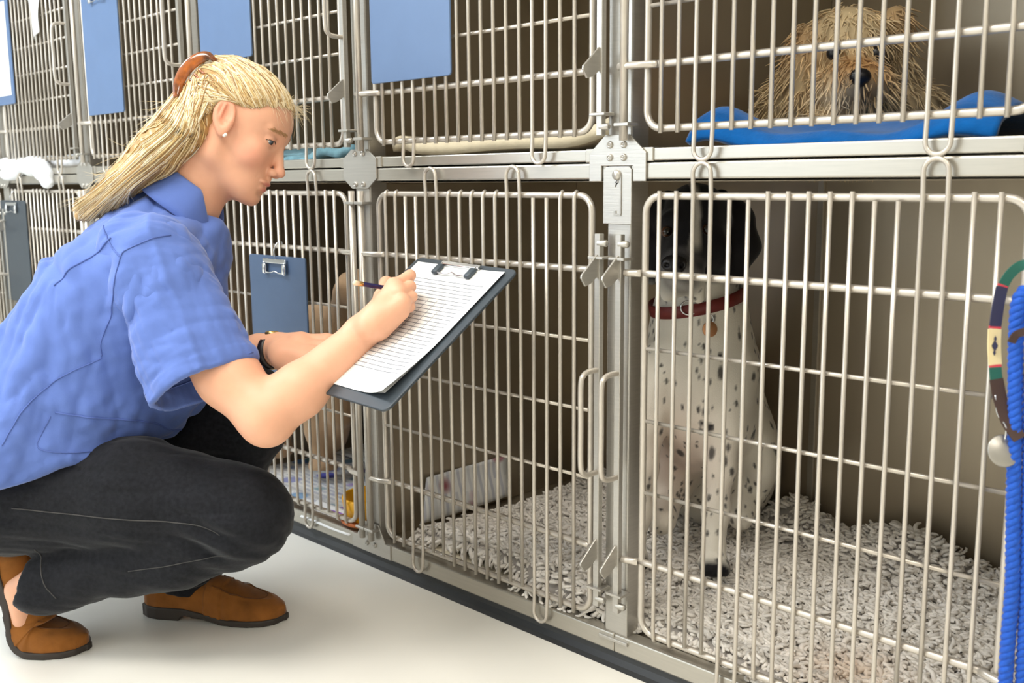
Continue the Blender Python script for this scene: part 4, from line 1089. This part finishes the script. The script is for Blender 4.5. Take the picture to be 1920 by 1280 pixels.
# shaggy cream dog lying in the upper cage
t0 = 1.50
def shag_sdf(p):
    d = ell(p, P(1592, 92, t0+.06), (.064, .060, .065), CAX)
    d = smin(d, ell(p, P(1600, 165, t0), (.050, .044, .050), CAX), .025)
    d = smin(d, rc(p, P(1605, 140, t0+.01), P(1611, 150, t0-.035), .030, .022), .02)
    d = smin(d, ell(p, P(1508, 120, t0+.06), (.026, .062, .035), CAX), .012); d = smin(d, ell(p, P(1676, 95, t0+.05), (.024, .066, .035), CAX), .012)
    d = smin(d, ell(p, P(1590, 225, t0+.12), (.115, .062, .10), CAX), .03)
    d = smin(d, ell(p, P(1492, 205, t0+.13), (.055, .055, .08), CAX), .03)
    d = smin(d, ell(p, P(1690, 210, t0+.10), (.055, .042, .08), CAX), .03)
    d = smin(d, rc(p, P(1560, 240, t0+.02), P(1530, 262, t0-.03), .03, .024), .02)
    return d+.003*snoise(p, 70, 71)
v, q = surf(shag_sdf, P(1595, 150, t0+.08), (.155, .14, .17), .0042, CAX)
def shag_col(pv):
    L = loc3(pv, P(1600, 120, t0)); k = snoise(pv, 45, 72)
    base_ = np.tile(np.array(s2l((208, 184, 142))), (len(pv), 1))*(1+.22*k)[:, None]
    def bl(c, r, cl, s=1.):
        nonlocal base_
        w = (s*np.exp(-((loc3(pv, c)/np.array(r))**2).sum(1)))[:, None]; w = np.clip(w, 0, 1); base_ = base_*(1-w)+np.array(s2l(cl))*w
    bl(P(1612, 132, t0-.03), (.045, .03, .05), (178, 124, 62), .9); bl(P(1505, 80, t0+.05), (.03, .04, .05), (176, 128, 74), .8)
    bl(P(1680, 50, t0+.05), (.035, .04, .05), (182, 136, 82), .7); bl(P(1608, 178, t0-.04), (.03, .014, .04), (72, 48, 34), .9)
    bl(P(1562, 182, t0-.03), (.03, .025, .04), (222, 206, 178), .8); bl(P(1575, 50, t0+.02), (.05, .03, .05), (216, 196, 156), .7)
    return np.clip(base_, 0, 1)
shag = thing('dog', 'shaggy cream and tan dog lying on the blue blanket in the upper cage', 'dog', (-.72, .34, .80))
SL = np.array(shag.location)
sb = obj('body', v-SL, q, 'shag', shag, colors=shag_col(v.astype(f32))*.9)
# locks of fur
front_v = v[RNG.choice(len(v), 3400)]; fp_ = project(front_v, shag_sdf, .001, 2)
dd = shag_sdf(fp_); gn_ = np.stack([shag_sdf(fp_+vec(*(.002 if i == j else 0 for j in range(3))))-dd for i in range(3)], 1); gn_ /= np.linalg.norm(gn_, axis=1)[:, None]+1e-9
hc3 = loc3(fp_, P(1605, 130, t0-.02))
fl_ = gn_*.45-np.outer(np.ones(len(fp_)), UP)*.75+np.outer(np.sign(hc3[:, 0])*np.minimum(1, np.abs(hc3[:, 0])*16)*.35, RT)
fl_ += RNG.normal(size=fl_.shape)*.30; fl_ /= np.linalg.norm(fl_, axis=1)[:, None]
side = np.cross(fl_, gn_); Ls = RNG.uniform(.014, .034, len(fp_)); ss = np.linspace(0, 1, 8); ph = RNG.uniform(0, 6.28, len(fp_)); amp = RNG.uniform(.0, .0035, len(fp_))
pth = fp_[:, None]+fl_[:, None]*(Ls[:, None]*ss)[:, :, None]+side[:, None]*(amp[:, None]*np.sin(ss*7+ph[:, None]))[:, :, None]-UP*(.006*ss**2)[None, :, None]
v2, q2 = strands(pth, RNG.uniform(.0007, .0017, len(fp_)), 4, .15)
cl = shag_col(fp_.astype(f32))*RNG.uniform(.72, 1.35, (len(fp_), 1))
tag(obj('fur_locks', v2-SL, q2, 'shag', sb, colors=np.clip(np.repeat(cl, 32, 0), 0, 1)), kind='stuff')
nz2 = lambda p: smin(ell(p, P(1613, 143, t0-.062), (.0155, .0115, .011), CAX), ell(p, P(1613, 151, t0-.06), (.009, .009, .008), CAX), .004)
v, q = surf(nz2, P(1613, 146, t0-.06), (.024, .022, .02), .0016, CAX); obj('nose', v-SL, q, 'nose', shag)
for px in (1563, 1644):
    sv, sf = lathe([(.0105*math.sin(math.pi*i/12), -.0105*math.cos(math.pi*i/12)) for i in range(13)], 18)
    obj('eye', sv+P(px, 100, t0-.004)-SL, sf, 'nose', shag)

# tan dog standing in the third lower cage
def tan_sdf(p):
    d = rc(p, P(585, 640, 2.34), P(655, 640, 2.26), .085, .09)
    d = smin(d, chain(p, [P(592, 690, 2.33), P(600, 800, 2.36), P(604, 860, 2.38)], [.05, .034, .026], .02), .03)
    d = smin(d, ell(p, P(606, 874, 2.37), (.034, .022, .036), CAX), .015)
    d = smin(d, chain(p, [P(540, 680, 2.38), P(527, 790, 2.44), P(522, 830, 2.46)], [.05, .034, .026], .02), .03)
    d = smin(d, ell(p, P(524, 842, 2.45), (.034, .022, .034), CAX), .015)
    d = smin(d, chain(p, [P(650, 680, 2.24), P(640, 770, 2.30), P(632, 822, 2.40)], [.045, .03, .024], .02), .03)
    d = smin(d, rc(p, P(665, 610, 2.24), P(672, 560, 2.17), .06, .055), .03); d = smin(d, ell(p, P(676, 545, 2.13), (.05, .045, .06), CAX), .03)
    d = smin(d, rc(p, P(682, 562, 2.09), P(692, 575, 2.05), .03, .022), .02)
    d = smin(d, ell(p, P(646, 550, 2.14), (.012, .04, .025), CAX), .01)
    return d
v, q = surf(tan_sdf, P(605, 690, 2.27), (.20, .24, .26), .0050, CAX); v[:, 2] = np.maximum(v[:, 2], .055)
pv = v.astype(f32); col = np.tile(np.array(s2l((178, 146, 112))), (len(v), 1))*(1+.12*snoise(pv, 30, 75))[:, None]
tan = thing('dog', 'tan dog whose legs show behind the bars next to the yellow bowl', 'dog', (-1.93, .2, .055)); TL = np.array(tan.location)
obj('body', v-TL, q, 'fur', tan, colors=col)
# ------------------------------------------------------------------ bedding, papers and bowls
M['fleece'] = mat('grey_fleece', (196, 190, 183), .95, vcol=True, sheen=.4, spec=.1)
M['blue_fleece'] = mat('blue_fleece', (18, 100, 176), .95, noise=.12, nscale=60, bump=.4, bscale=260, sheen=.4, spec=.1)
M['cream'] = mat('cream_towel', (226, 214, 186), .95, noise=.06, nscale=40, bump=.3, bscale=220, sheen=.2, spec=.1)
M['whitefl'] = mat('white_fleece', (238, 240, 242), .95, bump=.4, bscale=150, sheen=.3, spec=.1)
M['teal'] = mat('teal_print_cloth', (120, 160, 172), .95, noise=.5, nscale=35, sheen=.2, spec=.1)
M['redcloth'] = mat('red_cloth', (122, 26, 40), .95, noise=.4, nscale=22, sheen=.2, spec=.1)
M['yellow'] = mat('yellow_plastic', (244, 180, 24), .35)
M['orange_rim'] = mat('orange_rubber', (196, 104, 40), .5)
M['card'] = mat('beige_card', (206, 196, 172), .8)
def newsprint(name, ink, scale, photo=True):
    m = mat(name, (226, 226, 222), .85); nt = m.node_tree; L = nt.links.new; b = nt.nodes['Principled BSDF']
    tc = nt.nodes.new('ShaderNodeTexCoord'); br = nt.nodes.new('ShaderNodeTexBrick'); L(tc.outputs['Object'], br.inputs['Vector'])
    br.inputs['Scale'].default_value = scale; br.inputs['Color1'].default_value = (*s2l((222, 223, 222)), 1); br.inputs['Color2'].default_value = (*s2l((196, 198, 206)), 1)
    br.inputs['Mortar'].default_value = (*s2l((232, 232, 230)), 1); br.inputs['Mortar Size'].default_value = .03; br.inputs['Brick Width'].default_value = .9; br.inputs['Row Height'].default_value = .12
    vo = nt.nodes.new('ShaderNodeTexVoronoi'); vo.inputs['Scale'].default_value = 15; L(tc.outputs['Object'], vo.inputs['Vector'])
    ramp = nt.nodes.new('ShaderNodeValToRGB'); ramp.color_ramp.elements[0].position = .30; ramp.color_ramp.elements[1].position = .42
    L(vo.outputs['Distance'], ramp.inputs['Fac']); hs = nt.nodes.new('ShaderNodeMix'); hs.data_type = 'RGBA'; hs.blend_type = 'MIX'
    hs.inputs['Factor'].default_value = .25; hs.inputs['A'].default_value = (*s2l(ink), 1); L(vo.outputs['Color'], hs.inputs['B'])
    mx = nt.nodes.new('ShaderNodeMix'); mx.data_type = 'RGBA'; L(ramp.outputs['Color'], mx.inputs['Factor']); L(hs.outputs['Result'], mx.inputs['A']); L(br.outputs['Color'], mx.inputs['B'])
    L(mx.outputs['Result'], b.inputs['Base Color']); return m
M['news'] = newsprint('newsprint', (150, 90, 40), 8); M['news2'] = newsprint('blue_newsprint', (90, 110, 170), 7)
def height_cloth(name, x0, x1, y0, y1, zf, n, m, material, parent=None, loc=(0, 0, 0), thick=.006):
    """cloth lying as a height field with its own thickness"""
    xs = np.linspace(x0, x1, n); ys = np.linspace(y0, y1, m); X, Y_ = np.meshgrid(xs, ys, indexing='ij'); p = np.stack([X.ravel(), Y_.ravel()], 1)
    Z = zf(p[:, 0], p[:, 1]); top = np.column_stack([p, Z]); 
    me = mesh_data(name, top-np.array(loc), grid_faces(n, m), material); o = link(name, me, parent, loc)
    s = o.modifiers.new('thick', 'SOLIDIFY'); s.thickness = thick; s.offset = 1; return o
# fleece rug through the double lower cage
RX0, RX1 = -1.475, -.375
def rug_z(x, y):
    p = np.column_stack([x, y, 0*x]).astype(f32); z = .072+.006*snoise(p, 9, 81)+.003*snoise(p, 25, 82)
    z = z+.050*np.exp(-(((x+.935)/.055)**2+((y-.545)/.045)**2))+.060*np.exp(-(((x+.71)/.10)**2+((y-.52)/.06)**2))+.02*np.exp(-((y-.56)/.04)**2)
    z = z+.030*np.exp(-(((x+1.16)/.18)**2+((y-.06)/.05)**2))+.10*np.exp(-(((x+1.28)/.05)**2+((y-.50)/.10)**2))
    z = z-.024*np.exp(-(((x+.912)/.05)**2+((y-.215)/.055)**2))
    edge = np.minimum(np.minimum(x-RX0, RX1-x), np.minimum(y-.02, .59-y)); z = z-.012*np.clip(1-edge/.03, 0, 1)
    return z
rug = thing('fleece_rug', 'curly grey fleece rug under the spotted dog in the lower cages', 'rug', (-.87, .3, .048))
RL = np.array(rug.location)
def front_y(x): return .030+.012*np.sin(x*13)+.012*np.clip((-1.12-x)/.25, 0, 1)
rb_ = np.array([rug.location[0], rug.location[1], rug.location[2]])
nx, ny = 90, 46
G_ = []
for i in range(nx):
    x = RX0+(RX1-RX0)*i/(nx-1)
    for j in range(ny):
        y = front_y(x)+(.585-front_y(x))*j/(ny-1); G_.append((x, y))
G_ = np.array(G_); zt = rug_z(G_[:, 0], G_[:, 1])
V = np.column_stack([G_, zt-.006]); cm = np.tile(np.array(s2l((166, 160, 154))), (len(V), 1))
base_o = obj('backing', V-RL, grid_faces(nx, ny), 'fleece', rug, colors=cm); s = base_o.modifiers.new('thick', 'SOLIDIFY'); s.thickness = .010; s.offset = 1
NC = 13500; cx = RNG.uniform(RX0, RX1, NC); cy = front_y(cx)-.004+(.59-front_y(cx))*RNG.uniform(0, 1, NC)**1.0; cz = rug_z(cx, cy)-.006
edgec = (cy-front_y(cx)) < .012
ang = RNG.uniform(0, 6.28, NC); L_ = RNG.uniform(.018, .034, NC); curl = RNG.choice([-1, 1], NC)*RNG.uniform(1.5, 5.5, NC); K = 6
pth = np.zeros((NC, K, 3)); pos = np.column_stack([cx, cy, cz]); dz = RNG.uniform(.3, .9, NC); dz[edgec] = RNG.uniform(-.9, .2, edgec.sum())
ang[edgec] = RNG.normal(-math.pi/2, .5, edgec.sum())
for k in range(K):
    pth[:, k] = pos; a = ang+curl*k/K; e = dz-(k/K)*1.1; st = L_/K
    pos = pos+np.column_stack([np.cos(a)*st, np.sin(a)*st, e*st])
keep = (pth[:, :, 0] > RX0-.01).all(1) & (pth[:, :, 0] < RX1+.008).all(1)
pth = pth[keep]; pth[:, :, 2] = np.maximum(pth[:, :, 2], .054)
v, q = strands(pth, RNG.uniform(.0026, .0046, len(pth)), 5, .4)
tone = RNG.uniform(.90, 1.06, (len(pth), 1)); cc = np.array(s2l((240, 234, 225)))*tone
stain = np.exp(-(((pth[:, 0, 0]+.60)/.07)**2+((pth[:, 0, 1]-.10)/.06)**2))[:, None]*.5; cc = cc*(1-stain)+np.array(s2l((190, 150, 106)))*stain
tag(obj('curls', v-RL, q, 'fleece', rug, colors=np.repeat(cc, K*5, 0)), kind='stuff')
# papers under and beside the rug
def flat_sheet(name, pts4, mname, label, cat, n=12, wob=.004, seed=0, group=None):
    a, b, c, d = [np.array(x, float) for x in pts4]; V = []; r = np.random.default_rng(seed); f1, f2 = r.uniform(4, 9, 2)
    nn = np.cross(b-a, d-a); nn /= np.linalg.norm(nn)
    for i in range(n):
        for j in range(n):
            s, t = i/(n-1), j/(n-1); p = a*(1-s)*(1-t)+b*s*(1-t)+c*s*t+d*(1-s)*t; V.append(p+nn*wob*(math.sin(f1*s+2*t)+math.sin(f2*t+s)))
    V = np.array(V); c0 = V.mean(0); o = obj(name, V-c0, grid_faces(n, n), mname, None, loc=c0); tag(o, label, cat, group)
    s = o.modifiers.new('thick', 'SOLIDIFY'); s.thickness = .0008; return o
flat_sheet('newspaper', [(-1.520, .10, .062), (-1.520, .36, .062), (-1.532, .37, .150), (-1.532, .13, .150)], 'news', 'white newspaper with colour pictures leaning on the cage wall behind the fleece rug', 'newspaper', seed=3, wob=.003)
flat_sheet('newspaper', [(-1.45, .035, .056), (-1.06, .032, .056), (-1.0, .20, .056), (-1.42, .22, .056)], 'card', 'folded beige paper sticking out under the front edge of the fleece rug', 'newspaper', seed=4, wob=.0012)
flat_sheet('newspaper', [(-2.12, .035, .057), (-1.56, .035, .057), (-1.56, .32, .057), (-2.12, .32, .057)], 'news2', 'printed newspaper spread under the tan dog beside the yellow bowl', 'newspaper', seed=5, wob=.0015)
flat_sheet('newspaper', [(-2.10, .30, .062), (-1.57, .30, .062), (-1.57, .56, .064), (-2.10, .56, .064)], 'news2', 'printed newspaper lying at the back of the tan dog\'s cage', 'newspaper', seed=6, wob=.0015)
flat_sheet('paper_towel', [(-1.79, -.006, .040), (-1.615, -.006, .040), (-1.60, .05, .062), (-1.80, .05, .062)], 'paper', 'white paper folded over the bottom rail below the yellow bowl', 'paper', seed=7, wob=.001)
def red_z(x, y):
    p = np.column_stack([x, y, 0*x]).astype(f32); return .105+.085*np.exp(-((y-.53)/.09)**2)+.012*snoise(p, 60, 91)
tag(height_cloth('blanket', -2.10, -1.56, .40, .585, red_z, 40, 24, 'redcloth', None, (-1.83, .5, .07), .012), 'dark red blanket bunched at the back of the tan dog\'s cage', 'blanket')
bw = thing('food_bowl', 'yellow plastic bowl with an orange foot beside the tan dog', 'bowl', (-1.622, .062, .060))
obj('bowl', *lathe([(0, .012), (.050, .012), (.058, .050), (.062, .052), (.064, .048), (.058, .006), (0, .006)], 36), 'yellow', bw)
obj('foot', *lathe([(.054, .010), (.066, .006), (.067, .0), (.056, 0)], 36), 'orange_rim', bw)
# blue blanket in the upper cage
def blue_z(x, y):
    p = np.column_stack([x, y, 0*x]).astype(f32)
    z = .808+.008*snoise(p, 16, 95)+.005*snoise(p, 34, 96)
    z = z+.040*np.exp(-(((x+.82)/.05)**2+((y-.09)/.06)**2))+.034*np.exp(-(((x+.47)/.05)**2+((y-.12)/.06)**2))+.012*np.exp(-((y-.20)/.05)**2)
    return z-.018*np.clip(1-(y-.035)/.02, 0, 1)
tag(height_cloth('blanket', -.845, -.43, .035, .52, blue_z, 70, 60, 'blue_fleece', None, (-.65, .25, .79), .010), 'bright blue fleece blanket under the shaggy dog in the upper cage', 'blanket')
# cream towel, teal cloth, white fleece in the other upper cages
def cream_z(x, y):
    p = np.column_stack([x, y, 0*x]).astype(f32); return .816+.004*snoise(p, 18, 97)+.045*np.clip((x+1.10)/.14, 0, 1)**2*np.exp(-((y-.10)/.1)**2)+.012*np.exp(-((x+1.47)/.03)**2)
tag(height_cloth('towel', -1.50, -.975, .036, .30, cream_z, 60, 30, 'cream', None, (-1.24, .17, .79), .022), 'cream towel folded on the floor of the upper cage beside the big blue clipboard', 'towel')
def teal_z(x, y):
    p = np.column_stack([x, y, 0*x]).astype(f32); return .806+.010*snoise(p, 26, 98)+.006*snoise(p, 60, 99)
tag(height_cloth('blanket', -2.10, -1.59, .034, .36, teal_z, 60, 30, 'teal', None, (-1.85, .2, .79), .016), 'rumpled teal patterned cloth in the upper cage behind the woman\'s face', 'blanket')
def spill(p):
    d = None
    for i, (x, z, r) in enumerate(((-3.34, .800, .026), (-3.27, .792, .030), (-3.21, .800, .024), (-3.14, .797, .032), (-3.07, .788, .030), (-3.02, .772, .022), (-3.00, .745, .014), (-3.30, .772, .020))):
        e = ell(p, (x, .004 if z > .78 else -.012, z), (r*1.7, r*1.1, r)); d = e if d is None else smin(d, e, .016)
    d = smin(d, ell(p, (-3.17, .12, .80), (.20, .12, .028)), .02)
    return d+.004*snoise(p, 80, 101)
v, q = surf(spill, (-3.17, .10, .79), (.24, .17, .08), .0055)
o = obj('fleece_bedding', v-np.array([-3.17, .1, .78]), q, 'whitefl', None, loc=(-3.17, .1, .78)); tag(o, 'white fleece bedding spilling over the shelf edge at the far left', 'bedding')
# ------------------------------------------------------------------ clipboards hung on the doors
def hung(xl, xr, zb, h, m, label, paper=False, tilt=0.):
    w = xr-xl; c = thing('clipboard', label, 'clipboard', ((xl+xr)/2, -.0165, zb+h/2), 'clipboards hung on the cage doors')
    c.rotation_euler = (math.pi/2, 0, tilt)
    link('board', mesh_data('board', *rplate(w, h, .006, .004), m, False), c)
    if paper: link('paper_sheet', mesh_data('paper_sheet', *sheet(w*.86, h*.86), 'paper'), c, (-.004, .004, .0005))
    k = board_clip(c, h/2-.012, min(.085, w*.5), 1, False)
    hk = smoothpath([(0, h/2-.002, .003), (0, h/2+.012, .004), (0, h/2+.026, -.004), (0, h/2+.030, -.014), (0, h/2+.020, -.018)], 4)
    link('hook', mesh_data('hook', *tube(hk, .0014, 6), 'chrome'), c)
hung(-1.486, -1.275, .916, .31, 'blue_board', 'large blue clipboard on the upper cage door above the one being written on')
hung(-2.087, -1.880, .999, .31, 'blue_board', 'blue clipboard on the upper cage door just above the woman\'s head')
hung(-2.683, -2.479, .918, .31, 'blue_board', 'blue clipboard on the upper door left of the tortoiseshell hair clip')
hung(-3.395, -3.189, .978, .31, 'blue_board', 'blue clipboard with white paper at the upper left edge', True)
hung(-1.927, -1.717, .285, .31, 'navy_board', 'slate blue clipboard on the lower door between the woman\'s shirt and her pencil')
hung(-3.382, -3.177, .385, .31, 'board', 'dark clipboard on the lower door at the far left edge')
# white paper tag hanging on the upper left door
flat_sheet('paper_tag', [(-3.04, -.017, 1.27), (-2.955, -.017, 1.28), (-2.955, -.019, 1.165), (-3.0, -.019, 1.140)], 'paper', 'white crumpled paper hanging on the upper left cage door', 'paper', seed=9, wob=.003)
# ------------------------------------------------------------------ leash and collar on the right
M['rope'] = mat('blue_rope', (6, 80, 184), .7, noise=.15, nscale=120, bump=.5, bscale=240, sheen=.2)
M['webbing'] = mat('brown_webbing', (62, 42, 34), .7); M['navy_web'] = mat('navy_webbing', (44, 44, 74), .7); M['cream_web'] = mat('cream_webbing', (226, 208, 158), .7); M['green_web'] = mat('green_webbing', (26, 92, 78), .7); M['pink_web'] = mat('red_webbing', (206, 66, 78), .7)
def braid(path, R, r, turns):
    p = np.asarray(path); t = np.gradient(p, axis=0); t /= np.linalg.norm(t, axis=1)[:, None]; s = np.r_[0, np.cumsum(np.linalg.norm(np.diff(p, axis=0), axis=1))]
    a = np.cross(t, [.3, 1, .1]); a /= np.linalg.norm(a, axis=1)[:, None]; b = np.cross(t, a); out = []
    for k in range(3):
        an = s*turns*2*math.pi+k*2.094; out.append(tube(p+R*(a*np.cos(an)[:, None]+b*np.sin(an)[:, None]), r, 7))
    return join(*out)
def seg_path(pts, n): 
    p = smoothpath(pts, n); return p
hxk = (-.335, .0)
lead = thing('dog_leash', 'bright blue braided rope leash hanging at the right edge of the cages', 'leash', (-.33, -.04, .3))
LL = np.array(lead.location)
def lw(px, py, y):
    d = FW+RT*((px-960)/F_PX)+UP*((640-py)/F_PX); return CAM+d*((y-CAM[1])/d[1])
pA = seg_path([lw(1960, 590, -.030), lw(1935, 548, -.036), lw(1912, 562, -.040), lw(1905, 640, -.040), lw(1903, 800, -.040), lw(1900, 960, -.040), lw(1898, 1100, -.040), lw(1890, 1200, -.040), lw(1882, 1330, -.040)], 26)
obj('rope', *braid(pA, .0040, .0044, 42), 'rope', lead, loc=None) .location = tuple(-LL)
pB = seg_path([lw(1960, 590, -.034), lw(1936, 700, -.036), lw(1930, 900, -.034), lw(1925, 1100, -.034), lw(1915, 1330, -.034)], 34)
obj('rope', *braid(pB, .0040, .0044, 42), 'rope', lead).location = tuple(-LL)
hook = [(-.318, .004, .640), (-.318, -.030, .640), (-.318, -.050, .634), (-.318, -.054, .622)]
tag(obj('wall_hook', *tube(smoothpath([np.array(h)-np.array(hook[0]) for h in hook], 5), .003, 8), 'chrome', None, loc=hook[0]), 'steel hook on the cage post that holds the leash and collar', 'hook')
wc_ = thing('dog_collar', 'woven collar with cream diamond pattern hanging beside the blue leash', 'collar', (-.38, -.04, .55)); WCl = np.array(wc_.location)
def strap(name, pix, m, w=.0105, y=-.046):
    p = smoothpath([lw(*q_[:2], q_[2] if len(q_) > 2 else y) for q_ in pix], 8); t = np.gradient(p, axis=0); t /= np.linalg.norm(t, axis=1)[:, None]
    n = -FW; V = []
    for i in range(len(p)):
        b = np.cross(t[i], n); b /= np.linalg.norm(b)
        for a_, c_ in ((-w/2, -.0012), (w/2, -.0012), (w/2, .0012), (-w/2, .0012)): V.append(p[i]+b*a_+n*c_)
    F_ = grid_faces(len(p), 4, True).tolist()+[[3, 2, 1, 0], [len(V)-4, len(V)-3, len(V)-2, len(V)-1]]
    return obj(name, np.array(V)-WCl, F_, m, wc_, False)
strap('strap_green', [(1930, 494), (1910, 500), (1893, 515), (1881, 534)], 'green_web')
strap('strap_stripe', [(1881, 533), (1879, 537)], 'pink_web')
strap('strap_navy', [(1879, 537), (1872, 570), (1866, 612)], 'navy_web', .012)
strap('strap_stripe', [(1866, 611), (1865, 616)], 'pink_web', .0125)
cwb = strap('strap_cream', [(1865, 616), (1864, 650), (1866, 684)], 'cream_web', .0135)
dm = lw(1865, 648, -.0475)-WCl
for dx, dz_, s1, s2 in ((0, 0, .0032, .006), (0, .0075, .0014, .003), (0, -.0075, .0014, .003)):
    c = dm+np.array([0, 0, dz_]); V = np.array([c+RT*s1-FW*.001, c+UP*s2-FW*.001, c-RT*s1-FW*.001, c-UP*s2-FW*.001, c+RT*s1, c+UP*s2, c-RT*s1, c-UP*s2])
    link('diamond', mesh_data('diamond', V, [(0, 1, 2, 3), (7, 6, 5, 4), (0, 4, 5, 1), (1, 5, 6, 2), (2, 6, 7, 3), (3, 7, 4, 0)], 'navy_web', False), cwb)
strap('strap_stripe', [(1866, 683), (1866, 688)], 'pink_web', .0125)
strap('strap_green', [(1866, 688), (1868, 712)], 'green_web', .0125)
strap('strap_brown', [(1868, 710), (1876, 750), (1890, 790), (1912, 822)], 'webbing', .014)
strap('strap_brown', [(1925, 620), (1905, 628), (1896, 642)], 'webbing', .008, -.054)
tg, tf = lathe([(0, .001), (.0165, .001), (.0175, 0), (.0165, -.001), (0, -.001)], 28); Rm = np.array(Vector(-FW+UP*.2).to_track_quat('Z', 'Y').to_matrix())
obj('tag', tg@Rm.T+lw(1882, 845, -.050)-WCl, tf, 'grey_steel', wc_)
obj('tag_ring', *tube(smoothpath([lw(1866, 740, -.05)-WCl, lw(1870, 775, -.05)-WCl, lw(1886, 800, -.05)-WCl, lw(1884, 825, -.05)-WCl], 5), .0009, 6), 'chrome', wc_)
